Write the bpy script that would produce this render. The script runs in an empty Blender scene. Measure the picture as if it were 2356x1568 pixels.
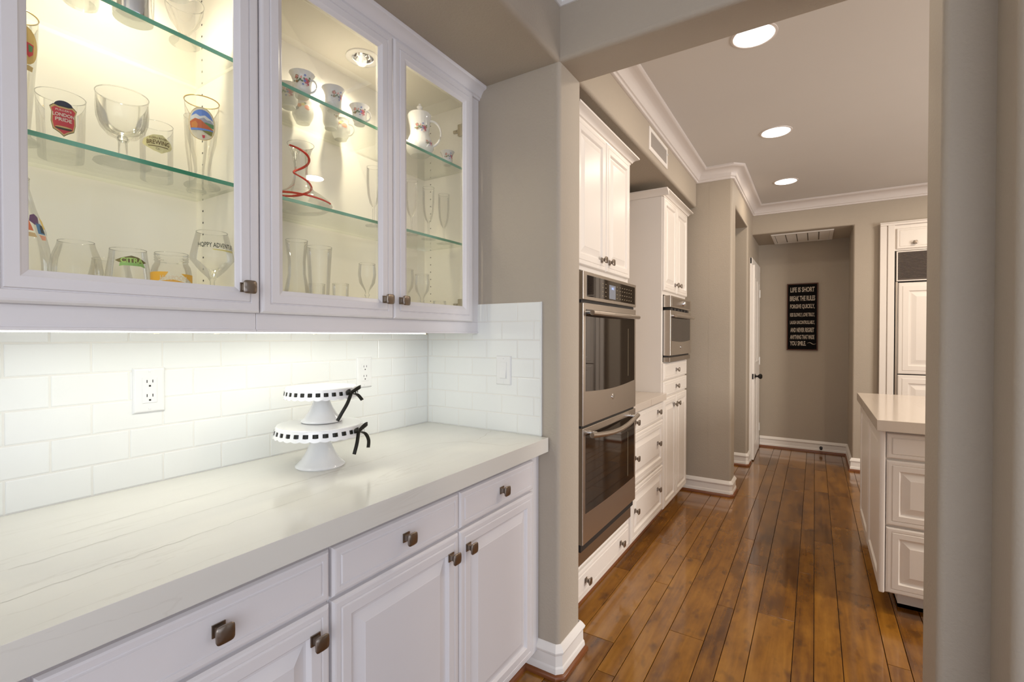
import bpy, bmesh, math, random
from mathutils import Vector, Matrix
random.seed(7)
PI = math.pi
SC = bpy.context.scene
COL = SC.collection

# ------------------------------------------------------------------ camera
f_px, yaw, pitch, roll = 1102.14, 0.563995, -0.010959, 0.000835
Fv = Vector((-math.sin(yaw)*math.cos(pitch), math.cos(yaw)*math.cos(pitch), math.sin(pitch)))
R0 = Vector((math.cos(yaw), math.sin(yaw), 0))
U0 = R0.cross(Fv)
Rv = math.cos(roll)*R0 + math.sin(roll)*U0
Uv = -math.sin(roll)*R0 + math.cos(roll)*U0
cam = bpy.data.cameras.new('camera')
cam.sensor_width = 36; cam.lens = f_px/2356*36; cam.clip_start = 0.02
camo = bpy.data.objects.new('camera', cam); COL.objects.link(camo)
camo.matrix_world = Matrix(((Rv.x, Uv.x, -Fv.x, 0), (Rv.y, Uv.y, -Fv.y, 0), (Rv.z, Uv.z, -Fv.z, 1.31), (0, 0, 0, 1)))
SC.camera = camo

# ------------------------------------------------------------------ world, exposure, large lights
SC.view_settings.view_transform = 'Standard'
SC.view_settings.look = 'None'
SC.view_settings.gamma = 1
SC.view_settings.use_curve_mapping = False
SC.view_settings.exposure = 0.03
SC.cycles.transparent_max_bounces = 40
wd = bpy.data.worlds.new('world'); SC.world = wd; wd.use_nodes = True
wd.node_tree.nodes['Background'].inputs[0].default_value = (0.80, 0.86, 1.0, 1)
wd.node_tree.nodes['Background'].inputs[1].default_value = 1.3

def area(name, loc, target, size, power, color, size_y=None, spread=None):
    l = bpy.data.lights.new(name, 'AREA'); l.energy = power; l.color = color
    l.size = size
    if size_y: l.shape = 'RECTANGLE'; l.size_y = size_y
    if spread: l.spread = spread
    o = bpy.data.objects.new(name, l); COL.objects.link(o)
    o.location = loc
    d = Vector(target)-Vector(loc)
    o.rotation_euler = d.to_track_quat('-Z', 'Y').to_euler()
    return o
area('pantry_window_daylight', (1.3, -2.2, 1.7), (-1.2, 1.3, 1.2), 2.6, 31, (0.92, 0.95, 1.0), 2.0)
area('kitchen_unseen_fill', (3.5, 2.55, 1.6), (-0.5, 3.6, 1.2), 1.2, 80, (1.0, 0.955, 0.90), 1.2)  # added fill light on the unseen right side of the kitchen

# ------------------------------------------------------------------ materials
def nmat(name):
    m = bpy.data.materials.new(name); m.use_nodes = True
    nt = m.node_tree
    return m, nt, nt.nodes['Principled BSDF']
def N(nt, typ, **kw):
    n = nt.nodes.new(typ)
    for k, v in kw.items():
        if k in n.inputs: n.inputs[k].default_value = v
        else: setattr(n, k, v)
    return n
def paint(name, col, rough=0.5, bump=0.0, scale=200, metal=0.0, spec=0.5, coat=0.0, var=0.02):
    m, nt, b = nmat(name)
    b.inputs['Roughness'].default_value = rough
    b.inputs['Metallic'].default_value = metal
    b.inputs['Specular IOR Level'].default_value = spec
    b.inputs['Coat Weight'].default_value = coat
    b.inputs['Coat Roughness'].default_value = 0.08
    tc = N(nt, 'ShaderNodeTexCoord')
    nz = N(nt, 'ShaderNodeTexNoise'); nz.inputs['Scale'].default_value = 3.0; nz.inputs['Detail'].default_value = 4
    nt.links.new(tc.outputs['Object'], nz.inputs['Vector'])
    mx = N(nt, 'ShaderNodeMix', data_type='RGBA')
    mx.inputs[6].default_value = (*[c*(1-var) for c in col], 1); mx.inputs[7].default_value = (*[min(1, c*(1+var)) for c in col], 1)
    nt.links.new(nz.outputs['Fac'], mx.inputs[0]); nt.links.new(mx.outputs[2], b.inputs['Base Color'])
    if bump:
        n2 = N(nt, 'ShaderNodeTexNoise'); n2.inputs['Scale'].default_value = scale; n2.inputs['Detail'].default_value = 2
        bp = N(nt, 'ShaderNodeBump'); bp.inputs['Strength'].default_value = bump; bp.inputs['Distance'].default_value = 0.002
        nt.links.new(tc.outputs['Object'], n2.inputs['Vector'])
        nt.links.new(n2.outputs['Fac'], bp.inputs['Height']); nt.links.new(bp.outputs['Normal'], b.inputs['Normal'])
    return m
def emit(name, col, s):
    m, nt, b = nmat(name)
    b.inputs['Base Color'].default_value = (*col, 1)
    b.inputs['Emission Color'].default_value = (*col, 1); b.inputs['Emission Strength'].default_value = s
    return m
def thin_glass(name, tint, edge, refl=1.0, ior=1.45, rough=0.0):
    m = bpy.data.materials.new(name); m.use_nodes = True; nt = m.node_tree
    nt.nodes.remove(nt.nodes['Principled BSDF'])
    out = nt.nodes['Material Output']
    lw = N(nt, 'ShaderNodeLayerWeight'); lw.inputs['Blend'].default_value = 0.35
    pw = N(nt, 'ShaderNodeMath', operation='POWER'); pw.inputs[1].default_value = 4.0
    nt.links.new(lw.outputs['Facing'], pw.inputs[0])
    mc = N(nt, 'ShaderNodeMix', data_type='RGBA'); mc.inputs[6].default_value = (*tint, 1); mc.inputs[7].default_value = (*edge, 1)
    nt.links.new(pw.outputs[0], mc.inputs[0])
    tr = N(nt, 'ShaderNodeBsdfTransparent'); nt.links.new(mc.outputs[2], tr.inputs['Color'])
    gl = N(nt, 'ShaderNodeBsdfGlossy'); gl.inputs['Roughness'].default_value = rough
    fr = N(nt, 'ShaderNodeFresnel'); fr.inputs['IOR'].default_value = ior
    ml = N(nt, 'ShaderNodeMath', operation='MULTIPLY'); ml.inputs[1].default_value = refl; ml.use_clamp = True
    nt.links.new(fr.outputs[0], ml.inputs[0])
    ms = N(nt, 'ShaderNodeMixShader')
    nt.links.new(ml.outputs[0], ms.inputs[0]); nt.links.new(tr.outputs[0], ms.inputs[1]); nt.links.new(gl.outputs[0], ms.inputs[2])
    nt.links.new(ms.outputs[0], out.inputs['Surface'])
    return m

M = {}
M['wall'] = paint('taupe_wall_paint', (0.432, 0.374, 0.302), 0.65, 0.6, 110)
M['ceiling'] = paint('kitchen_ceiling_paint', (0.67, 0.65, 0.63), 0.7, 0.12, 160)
M['ceil_white'] = paint('white_ceiling_paint', (0.85, 0.85, 0.84), 0.7, 0.1, 150)
M['cab'] = paint('white_cabinet_lacquer', (0.79, 0.765, 0.775), 0.32)
M['cabk'] = paint('white_kitchen_cabinet_lacquer', (0.83, 0.775, 0.715), 0.30)
M['cabin'] = paint('cream_cabinet_interior', (0.90, 0.86, 0.775), 0.5)
M['trim'] = paint('white_trim_paint', (0.86, 0.82, 0.77), 0.35)
M['crown'] = paint('pale_crown_paint', (0.72, 0.67, 0.64), 0.4)
M['shoe'] = paint('stained_shoe_moulding', (0.20, 0.065, 0.020), 0.3, var=0.15)
M['tile'] = paint('white_glazed_tile', (0.82, 0.83, 0.80), 0.14, spec=0.5)
M['grout'] = paint('white_grout', (0.78, 0.77, 0.72), 0.8)
M['bronze'] = paint('brushed_bronze_nickel', (0.30, 0.255, 0.215), 0.32, metal=1.0)
M['plate'] = paint('white_wallplate_plastic', (0.80, 0.80, 0.78), 0.3)
M['dark'] = paint('dark_slot', (0.02, 0.017, 0.015), 0.6)
M['subfloor'] = paint('dark_joint', (0.05, 0.025, 0.012), 0.8)  # dark subfloor colour that shows between the planks
M['china'] = paint('glossy_white_ceramic', (0.86, 0.86, 0.85), 0.12, coat=0.6)
M['bone'] = paint('bone_china', (0.88, 0.86, 0.84), 0.15, coat=0.5)
M['ribbon'] = paint('black_satin_ribbon', (0.010, 0.009, 0.005), 0.40, spec=0.35)
M['chrome'] = paint('polished_chrome', (0.75, 0.75, 0.76), 0.08, metal=1.0)
M['nickel'] = paint('hinge_nickel', (0.45, 0.40, 0.30), 0.35, metal=1.0)
M['blackglass'] = paint('oven_black_glass', (0.012, 0.008, 0.006), 0.03, spec=0.8)
M['display'] = emit('oven_display', (0.16, 0.17, 0.20), 0.35)
M['mark'] = paint('pale_panel_print', (0.30, 0.25, 0.16), 0.5)
M['black'] = paint('black_metal', (0.012, 0.010, 0.009), 0.3, metal=0.3)
M['can'] = emit('downlight_lens', (1.0, 0.97, 0.92), 6)
M['puck'] = emit('puck_lamp', (1.0, 0.93, 0.75), 25)
M['strip'] = emit('light_bar_lens', (1.0, 1.0, 0.93), 7)
M['glass'] = thin_glass('clear_glassware', (0.992, 0.992, 0.985), (0.955, 0.945, 0.915), 0.6)
M['pane'] = thin_glass('door_pane_glass', (0.985, 0.99, 0.98), (0.85, 0.87, 0.84), 0.35)
M['shelf'] = thin_glass('shelf_glass', (0.972, 0.984, 0.962), (0.92, 0.96, 0.92), 0.5)
M['gold'] = paint('gold_rim', (0.85, 0.60, 0.22), 0.3, metal=0.6)
M['sky'] = emit('window_sky', (0.85, 0.9, 1.0), 2.0)

def edge_glass():
    m, nt, b = nmat('green_glass_edge')
    tc = N(nt, 'ShaderNodeTexCoord'); mp = N(nt, 'ShaderNodeMapping'); mp.inputs['Scale'].default_value = (1, 3.5, 1)
    nz = N(nt, 'ShaderNodeTexNoise'); nz.inputs['Scale'].default_value = 2.2; nz.inputs['Detail'].default_value = 1
    cr = N(nt, 'ShaderNodeValToRGB')
    cr.color_ramp.elements[0].position = 0.35; cr.color_ramp.elements[0].color = (0.045, 0.27, 0.15, 1)
    cr.color_ramp.elements[1].position = 0.65; cr.color_ramp.elements[1].color = (0.20, 0.50, 0.38, 1)
    nt.links.new(tc.outputs['Object'], mp.inputs[0]); nt.links.new(mp.outputs[0], nz.inputs['Vector'])
    nt.links.new(nz.outputs['Fac'], cr.inputs[0]); nt.links.new(cr.outputs[0], b.inputs['Base Color'])
    b.inputs['Roughness'].default_value = 0.15
    return m
M['edge'] = edge_glass()

def wood():
    m, nt, b = nmat('stained_maple_plank')
    L = nt.links.new
    tc = N(nt, 'ShaderNodeTexCoord'); oi = N(nt, 'ShaderNodeObjectInfo')
    off = N(nt, 'ShaderNodeVectorMath', operation='SCALE'); cmb = N(nt, 'ShaderNodeCombineXYZ')
    L(oi.outputs['Random'], cmb.inputs[0]); L(oi.outputs['Random'], cmb.inputs[1]); L(cmb.outputs[0], off.inputs[0]); off.inputs['Scale'].default_value = 37.0
    add = N(nt, 'ShaderNodeVectorMath', operation='ADD'); L(tc.outputs['Object'], add.inputs[0]); L(off.outputs[0], add.inputs[1])
    # fine grain along the plank
    mp = N(nt, 'ShaderNodeMapping'); mp.inputs['Scale'].default_value = (38, 2.2, 1); L(add.outputs[0], mp.inputs[0])
    n1 = N(nt, 'ShaderNodeTexNoise'); n1.inputs['Scale'].default_value = 1.0; n1.inputs['Detail'].default_value = 6; n1.inputs['Distortion'].default_value = 0.6; L(mp.outputs[0], n1.inputs['Vector'])
    # blotches
    mp2 = N(nt, 'ShaderNodeMapping'); mp2.inputs['Scale'].default_value = (9, 3.2, 1); L(add.outputs[0], mp2.inputs[0])
    n2 = N(nt, 'ShaderNodeTexNoise'); n2.inputs['Scale'].default_value = 1.0; n2.inputs['Detail'].default_value = 4; n2.inputs['Roughness'].default_value = 0.62; L(mp2.outputs[0], n2.inputs['Vector'])
    # knots
    mp3 = N(nt, 'ShaderNodeMapping'); mp3.inputs['Scale'].default_value = (17, 8, 1); L(add.outputs[0], mp3.inputs[0])
    n3 = N(nt, 'ShaderNodeTexNoise'); n3.inputs['Scale'].default_value = 1.0; n3.inputs['Detail'].default_value = 2; L(mp3.outputs[0], n3.inputs['Vector'])
    k3 = N(nt, 'ShaderNodeMapRange'); k3.inputs[1].default_value = 0.58; k3.inputs[2].default_value = 0.74; L(n3.outputs['Fac'], k3.inputs[0])
    cr = N(nt, 'ShaderNodeValToRGB'); e = cr.color_ramp.elements
    e[0].position = 0.26; e[0].color = (0.070, 0.020, 0.0025, 1)
    e[1].position = 0.78; e[1].color = (0.43, 0.200, 0.024, 1)
    e2 = cr.color_ramp.elements.new(0.50); e2.color = (0.26, 0.104, 0.009, 1)
    mixf = N(nt, 'ShaderNodeMath', operation='MULTIPLY_ADD'); mixf.inputs[1].default_value = 0.34; L(n1.outputs['Fac'], mixf.inputs[0])
    m2 = N(nt, 'ShaderNodeMath', operation='MULTIPLY'); m2.inputs[1].default_value = 0.60; L(n2.outputs['Fac'], m2.inputs[0]); L(m2.outputs[0], mixf.inputs[2])
    rv = N(nt, 'ShaderNodeMath', operation='MULTIPLY_ADD'); rv.inputs[1].default_value = 0.20; rv.inputs[2].default_value = -0.10; L(oi.outputs['Random'], rv.inputs[0])
    sm = N(nt, 'ShaderNodeMath', operation='ADD'); L(mixf.outputs[0], sm.inputs[0]); L(rv.outputs[0], sm.inputs[1]); L(sm.outputs[0], cr.inputs[0])
    mk = N(nt, 'ShaderNodeMix', data_type='RGBA'); mk.inputs[7].default_value = (0.05, 0.018, 0.006, 1)
    kk = N(nt, 'ShaderNodeMath', operation='MULTIPLY'); kk.inputs[1].default_value = 0.6; L(k3.outputs[0], kk.inputs[0])
    L(kk.outputs[0], mk.inputs[0]); L(cr.outputs[0], mk.inputs[6]); L(mk.outputs[2], b.inputs['Base Color'])
    b.inputs['Roughness'].default_value = 0.22
    b.inputs['Coat Weight'].default_value = 0.7; b.inputs['Coat Roughness'].default_value = 0.07
    b.inputs['Specular IOR Level'].default_value = 0.55
    mp4 = N(nt, 'ShaderNodeMapping'); mp4.inputs['Scale'].default_value = (14, 5, 1); L(add.outputs[0], mp4.inputs[0])
    n4 = N(nt, 'ShaderNodeTexNoise'); n4.inputs['Scale'].default_value = 1.0; n4.inputs['Detail'].default_value = 2; L(mp4.outputs[0], n4.inputs['Vector'])
    bp = N(nt, 'ShaderNodeBump'); bp.inputs['Strength'].default_value = 0.15; bp.inputs['Distance'].default_value = 0.0012
    L(n4.outputs['Fac'], bp.inputs['Height']); L(bp.outputs['Normal'], b.inputs['Normal']); L(bp.outputs['Normal'], b.inputs['Coat Normal'])
    return m
M['wood'] = wood()

def quartz(name, base, vein, veins=True, warm=(0.70, 0.62, 0.50)):
    m, nt, b = nmat(name); L = nt.links.new
    tc = N(nt, 'ShaderNodeTexCoord')
    mp = N(nt, 'ShaderNodeMapping'); mp.inputs['Scale'].default_value = (9, 0.9, 9); mp.inputs['Rotation'].default_value = (0, 0, 0.06); L(tc.outputs['Object'], mp.inputs[0])
    n1 = N(nt, 'ShaderNodeTexNoise'); n1.inputs['Scale'].default_value = 1.3; n1.inputs['Detail'].default_value = 5; n1.inputs['Roughness'].default_value = 0.55; n1.inputs['Distortion'].default_value = 0.9; L(mp.outputs[0], n1.inputs['Vector'])
    s = N(nt, 'ShaderNodeMath', operation='SUBTRACT'); s.inputs[1].default_value = 0.5; L(n1.outputs['Fac'], s.inputs[0])
    a = N(nt, 'ShaderNodeMath', operation='ABSOLUTE'); L(s.outputs[0], a.inputs[0])
    r = N(nt, 'ShaderNodeMapRange'); r.inputs[1].default_value = 0.0; r.inputs[2].default_value = 0.012; r.inputs[3].default_value = 0.16; r.inputs[4].default_value = 0.0; L(a.outputs[0], r.inputs[0])
    n2 = N(nt, 'ShaderNodeTexNoise'); n2.inputs['Scale'].default_value = 2.2; n2.inputs['Detail'].default_value = 2; L(tc.outputs['Object'], n2.inputs['Vector'])
    r2 = N(nt, 'ShaderNodeMapRange'); r2.inputs[1].default_value = 0.42; r2.inputs[2].default_value = 0.62; L(n2.outputs['Fac'], r2.inputs[0])
    mu = N(nt, 'ShaderNodeMath', operation='MULTIPLY'); L(r.outputs[0], mu.inputs[0]); L(r2.outputs[0], mu.inputs[1])
    mp3 = N(nt, 'ShaderNodeMapping'); mp3.inputs['Scale'].default_value = (7, 0.7, 7); L(tc.outputs['Object'], mp3.inputs[0])
    n3 = N(nt, 'ShaderNodeTexNoise'); n3.inputs['Scale'].default_value = 1.0; n3.inputs['Detail'].default_value = 6; L(mp3.outputs[0], n3.inputs['Vector'])
    c0 = N(nt, 'ShaderNodeMix', data_type='RGBA'); c0.inputs[6].default_value = (*[x*0.90 for x in base], 1); c0.inputs[7].default_value = (*[min(1, x*1.06) for x in base], 1); L(n3.outputs['Fac'], c0.inputs[0])
    c1 = N(nt, 'ShaderNodeMix', data_type='RGBA'); c1.inputs[7].default_value = (*vein, 1); L(c0.outputs[2], c1.inputs[6]); L(mu.outputs[0], c1.inputs[0])
    L(c1.outputs[2], b.inputs['Base Color'])
    b.inputs['Roughness'].default_value = 0.12; b.inputs['Specular IOR Level'].default_value = 0.5
    return m
M['quartz'] = quartz('pale_quartzite', (0.78, 0.765, 0.705), (0.38, 0.33, 0.26))
M['quartzk'] = quartz('cream_quartzite', (0.66, 0.58, 0.50), (0.45, 0.34, 0.25))
M['vein'] = paint('rust_vein', (0.40, 0.30, 0.22), 0.2)

def steel():
    m, nt, b = nmat('brushed_steel'); L = nt.links.new
    tc = N(nt, 'ShaderNodeTexCoord'); mp = N(nt, 'ShaderNodeMapping'); mp.inputs['Scale'].default_value = (2, 2, 400); L(tc.outputs['Object'], mp.inputs[0])
    n1 = N(nt, 'ShaderNodeTexNoise'); n1.inputs['Scale'].default_value = 1; L(mp.outputs[0], n1.inputs['Vector'])
    r = N(nt, 'ShaderNodeMapRange'); r.inputs[3].default_value = 0.26; r.inputs[4].default_value = 0.33; L(n1.outputs['Fac'], r.inputs[0]); L(r.outputs[0], b.inputs['Roughness'])
    b.inputs['Base Color'].default_value = (0.60, 0.55, 0.495, 1); b.inputs['Metallic'].default_value = 1
    return m
M['steel'] = steel()
M['steeld'] = paint('brushed_steel_dark', (0.40, 0.35, 0.30), 0.35, metal=1.0)
def flat(name, col, rough=0.5):
    k = 'flat_'+name
    if k not in M: M[k] = paint(name, col, rough, var=0.0)
    return M[k]

# ------------------------------------------------------------------ mesh helpers
class MB:
    def __init__(s): s.v = []; s.f = []; s.m = []
    def add(s, vs, fs, mi=0):
        o = len(s.v); s.v += [tuple(p) for p in vs]
        for f in fs: s.f.append(tuple(i+o for i in f)); s.m.append(mi)
        return s
    def box(s, x0, x1, y0, y1, z0, z1, mi=0):
        vs = [(x, y, z) for z in (z0, z1) for y in (y0, y1) for x in (x0, x1)]
        return s.add(vs, [(0, 2, 3, 1), (4, 5, 7, 6), (0, 1, 5, 4), (2, 6, 7, 3), (0, 4, 6, 2), (1, 3, 7, 5)], mi)
    def lathe(s, prof, c, seg=32, mi=0, wob=None):
        # prof: (r, z); c: (x, y, z)
        vs = []; fs = []
        for i, (r, z) in enumerate(prof):
            for k in range(seg):
                a = 2*PI*k/seg; rr = r*(wob(a, z) if wob else 1)
                vs.append((c[0]+rr*math.cos(a), c[1]+rr*math.sin(a), c[2]+z))
        for i in range(len(prof)-1):
            for k in range(seg):
                k2 = (k+1) % seg
                fs.append((i*seg+k, i*seg+k2, (i+1)*seg+k2, (i+1)*seg+k))
        return s.add(vs, fs, mi)
    def disc(s, r, c, seg=32, mi=0):
        return s.add([(c[0]+r*math.cos(2*PI*k/seg), c[1]+r*math.sin(2*PI*k/seg), c[2]) for k in range(seg)], [tuple(range(seg))], mi)
    def tube(s, pts, r, seg=10, mi=0, closed=False, rs=None):
        pts = [Vector(p) for p in pts]; n = len(pts); vs = []; fs = []
        up = Vector((0, 0, 1))
        for i, p in enumerate(pts):
            t = (pts[(i+1) % n]-pts[i-1]) if closed else (pts[min(i+1, n-1)]-pts[max(i-1, 0)])
            t.normalize()
            u = up if abs(t.dot(up)) < 0.95 else Vector((1, 0, 0))
            a = t.cross(u).normalized(); b = a.cross(t).normalized()
            rr = rs[i] if rs else r
            for k in range(seg):
                q = 2*PI*k/seg; vs.append(p+a*rr*math.cos(q)+b*rr*math.sin(q))
        for i in range(n if closed else n-1):
            for k in range(seg):
                k2 = (k+1) % seg; j = (i+1) % n
                fs.append((i*seg+k, i*seg+k2, j*seg+k2, j*seg+k))
        if not closed: fs += [tuple(range(seg-1, -1, -1)), tuple((n-1)*seg+k for k in range(seg))]
        return s.add(vs, fs, mi)
    def prism(s, poly, fn, h0, h1, mi=0):
        n = len(poly)
        vs = [fn(a, b, h0) for a, b in poly]+[fn(a, b, h1) for a, b in poly]
        fs = [tuple(range(n)), tuple(range(2*n-1, n-1, -1))]+[(i, (i+1) % n, n+(i+1) % n, n+i) for i in range(n)]
        return s.add(vs, fs, mi)
    def panel(s, fn, a0, a1, b0, b1, rings, hole=False, mi=0):
        vs = []; fs = []
        rr = [(0, 0)]+rings+([(rings[-1][0], 0)] if hole else [])
        for ins, h in rr:
            for a, b in ((a0+ins, b0+ins), (a1-ins, b0+ins), (a1-ins, b1-ins), (a0+ins, b1-ins)): vs.append(fn(a, b, h))
        for i in range(len(rr)-1):
            for k in range(4):
                k2 = (k+1) % 4; fs.append((i*4+k, i*4+k2, i*4+4+k2, i*4+4+k))
        n = len(rr)-1
        if hole:
            for k in range(4):
                k2 = (k+1) % 4; fs.append((k2, k, n*4+k, n*4+k2))
        else:
            fs += [(3, 2, 1, 0), (n*4, n*4+1, n*4+2, n*4+3)]
        return s.add(vs, fs, mi)

ORG = {}
def tag(o, label=None, cat=None, group=None, kind=None):
    if label: o['label'] = label
    if cat: o['category'] = cat
    if group: o['group'] = group
    if kind: o['kind'] = kind
    return o
def thing(name, loc, label, cat, group=None, kind=None):
    o = bpy.data.objects.new(name, None); COL.objects.link(o); o.location = loc; o.empty_display_size = 0.05
    ORG[o.name] = Vector(loc)
    return tag(o, label, cat, group, kind)
def build(mb, name, mats, parent=None, smooth=False, bevel=0, seg=2, origin=None, ang=35, bsel=None):
    """one mesh object; vertices are given in world coordinates"""
    if not isinstance(mats, (list, tuple)): mats = [mats]
    o_w = ORG[parent.name] if parent is not None else Vector(origin if origin is not None else (0, 0, 0))
    me = bpy.data.meshes.new(name)
    me.from_pydata([tuple(Vector(v)-o_w) for v in mb.v], [], mb.f)
    for m in mats: me.materials.append(M[m] if isinstance(m, str) else m)
    if len(mats) > 1:
        for p, i in zip(me.polygons, mb.m): p.material_index = i
    bm = bmesh.new(); bm.from_mesh(me)
    bmesh.ops.remove_doubles(bm, verts=bm.verts, dist=1e-6)
    bmesh.ops.recalc_face_normals(bm, faces=bm.faces)
    if bevel:
        es = [e for e in bm.edges if len(e.link_faces) == 2 and e.calc_face_angle(0) > math.radians(ang) and (bsel is None or all(bsel(v.co) for v in e.verts))]
        bmesh.ops.bevel(bm, geom=es, offset=bevel, offset_type='OFFSET', segments=seg, profile=0.5, affect='EDGES', clamp_overlap=True)
    bm.to_mesh(me); bm.free()
    if smooth or bevel:
        for p in me.polygons: p.use_smooth = True
        try: me.set_sharp_from_angle(angle=math.radians(40 if smooth else 50))
        except Exception: pass
    o = bpy.data.objects.new(name, me); COL.objects.link(o)
    if bevel:
        wn = o.modifiers.new('weighted_normal', 'WEIGHTED_NORMAL'); wn.keep_sharp = True; wn.weight = 80
    if parent is not None: o.parent = parent; ORG[o.name] = o_w
    else: o.location = o_w; ORG[o.name] = o_w
    return o
def struct(mb, name, mats, **kw):
    o = build(mb, name, mats, **kw); o['kind'] = 'structure'; return o
def kid(src, parent, loc):
    """copy of a mesh part at a place (world) under a parent"""
    c = src.copy(); COL.objects.link(c); c.parent = parent; c.location = Vector(loc)-ORG[parent.name]; ORG[c.name] = Vector(loc)
    return c
FX = lambda X: (lambda a, b, h: (X+h, a, b))      # faces +X
FNX = lambda X: (lambda a, b, h: (X-h, a, b))     # faces -X
FNY = lambda Y: (lambda a, b, h: (a, Y-h, b))     # faces -Y

def sweep(mb, path, prof, mi=0, ends=True):
    """path: list of (x,y); prof: list of (out,z), out measured to the right of travel"""
    P = [Vector((p[0], p[1])) for p in path]; n = len(P); rows = []
    for i in range(n):
        d1 = (P[i]-P[i-1]).normalized() if i > 0 else (P[1]-P[0]).normalized()
        d2 = (P[i+1]-P[i]).normalized() if i < n-1 else d1
        n1 = Vector((d1.y, -d1.x)); n2 = Vector((d2.y, -d2.x))
        b = (n1+n2).normalized(); k = 1/max(0.3, b.dot(n1))
        rows.append([(P[i].x+b.x*o*k, P[i].y+b.y*o*k, z) for o, z in prof])
    m = len(prof); vs = [v for r in rows for v in r]; fs = []
    for i in range(n-1):
        for j in range(m):
            j2 = (j+1) % m; fs.append((i*m+j, i*m+j2, (i+1)*m+j2, (i+1)*m+j))
    if ends: fs += [tuple(range(m)), tuple((n-1)*m+j for j in reversed(range(m)))]
    return mb.add(vs, fs, mi)

# ------------------------------------------------------------------ knob (shared)
def knob_mesh():
    mb = MB()
    mb.box(0, 0.003, -0.0115, 0.0115, -0.0115, 0.0115)
    prev = None
    vs = []; secs = [(0.003, 0.0075), (0.010, 0.0060), (0.016, 0.0075), (0.0205, 0.0115)]
    for x, h in secs: vs += [(x, -h, -h), (x, h, -h), (x, h, h), (x, -h, h)]
    fs = []
    for i in range(len(secs)-1):
        for k in range(4): fs.append((i*4+k, i*4+(k+1) % 4, i*4+4+(k+1) % 4, i*4+4+k))
    fs += [(0, 1, 2, 3), (12, 13, 14, 15)]
    mb.add(vs, fs)
    # pillow shaped square face
    n = 20; rings = [(0.0200, 0.0125), (0.0225, 0.0158), (0.0262, 0.0162), (0.0276, 0.0150), (0.0284, 0.0090), (0.0287, 0.002)]
    vs = []; fs = []
    for x, r in rings:
        for k in range(n):
            a = 2*PI*k/n; c, s_ = math.cos(a), math.sin(a); e = 0.42
            vs.append((x, r*math.copysign(abs(c)**e, c), r*math.copysign(abs(s_)**e, s_)))
    for i in range(len(rings)-1):
        for k in range(n): fs.append((i*n+k, i*n+(k+1) % n, (i+1)*n+(k+1) % n, (i+1)*n+k))
    fs += [tuple(range(n)), tuple((len(rings)-1)*n+k for k in range(n))]
    mb.add(vs, fs)
    return mb
_knob = build(knob_mesh(), 'knob', 'bronze', smooth=True)
KMESH = _knob.data; bpy.data.objects.remove(_knob)
def knob(parent, x, y, z, rotz=0.0, s=1.0):
    o = bpy.data.objects.new('knob', KMESH); COL.objects.link(o); o.parent = parent
    o.location = Vector((x, y, z))-ORG[parent.name]; o.rotation_euler = (0, 0, rotz); o.scale = (s, s, s)
    ORG[o.name] = Vector((x, y, z))
    return o

R_DOOR = [(0, 0.012), (0.004, 0.0175), (0.008, 0.0185), (0.0185, 0.0185), (0.0205, 0.0165), (0.0225, 0.0165), (0.0245, 0.0195), (0.047, 0.0195), (0.050, 0.0165), (0.054, 0.0095), (0.060, 0.0095), (0.086, 0.0185), (0.0875, 0.0195)]
R_DRAW = [(0, 0.012), (0.004, 0.0175), (0.008, 0.0185), (0.0175, 0.0185), (0.0190, 0.0160), (0.0210, 0.0160), (0.0235, 0.0200)]
R_GLASS = [(0, 0.015), (0.004, 0.0215), (0.008, 0.0225), (0.0225, 0.0225), (0.0240, 0.0195), (0.0255, 0.0195), (0.0275, 0.0235), (0.047, 0.0235), (0.050, 0.0215), (0.0585, 0.0175), (0.060, 0.0165), (0.060, 0.0135), (0.046, 0.0135)]
def front(parent, name, fn, a0, a1, b0, b1, rings=R_DOOR, mat='cab', hole=False):
    return build(MB().panel(fn, a0, a1, b0, b1, rings, hole), name, mat, parent)

# ------------------------------------------------------------------ SETTING: pantry and kitchen shell
XB = -1.485      # left wall plane
YR = 1.633       # return wall plane
XP = -0.820      # pillar face
CZ = 0.92
# floor
fl = struct(MB().box(-3.2, 3.6, -3.0, 7.2, -0.05, -0.012), 'floor', 'subfloor')
seams = [-0.717]
for i in range(3): pass
wid = [0.075, 0.101, 0.146, 0.076, 0.098, 0.151, 0.074, 0.098, 0.151, 0.074, 0.098]
xs = [-0.717]
for w in wid: xs.append(xs[-1]+w)
while xs[-1] < 0.95: xs.append(xs[-1]+[0.15, 0.075, 0.10][len(xs) % 3])
left = [-0.717]
for w in (0.150, 0.098, 0.075, 0.150, 0.1, 0.075, 0.15): left.append(left[-1]-w)
xs = sorted(set(left+xs))
joints = {-0.867: [3.06, 1.95], -0.717: [1.757, 2.56], -0.541: [2.17, 4.30], -0.395: [3.42], -0.319: [3.055, 4.32], -0.221: [2.535, 3.9],
          -0.070: [3.09, 1.9], 0.006: [2.707+0.9], 0.102: [2.974], 0.253: [2.41, 3.655], -0.642: [2.95], -0.966: [2.6]}
pk = 0
for i in range(len(xs)-1):
    x0, x1 = xs[i], xs[i+1]
    js = None
    for k, v in joints.items():
        if abs(k-x0) < 0.012: js = sorted(v)
    if js is None: js = [random.uniform(1.6, 2.6), random.uniform(3.2, 4.4)]
    ys = list(js)
    while ys[0] > -1.2: ys.insert(0, ys[0]-random.uniform(0.8, 1.5))
    while ys[-1] < 6.6: ys.append(ys[-1]+random.uniform(0.7, 1.4))
    for a, b in zip(ys[:-1], ys[1:]):
        if b-a < 0.05: continue
        g = 0.0011
        mb = MB().box(x0+g, x1-g, a+g, b-g, -0.012, 0)
        cx, cy = (x0+x1)/2, (a+b)/2
        o = build(mb, 'plank', 'wood', fl, bevel=0.0012, seg=1); pk += 1
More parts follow.
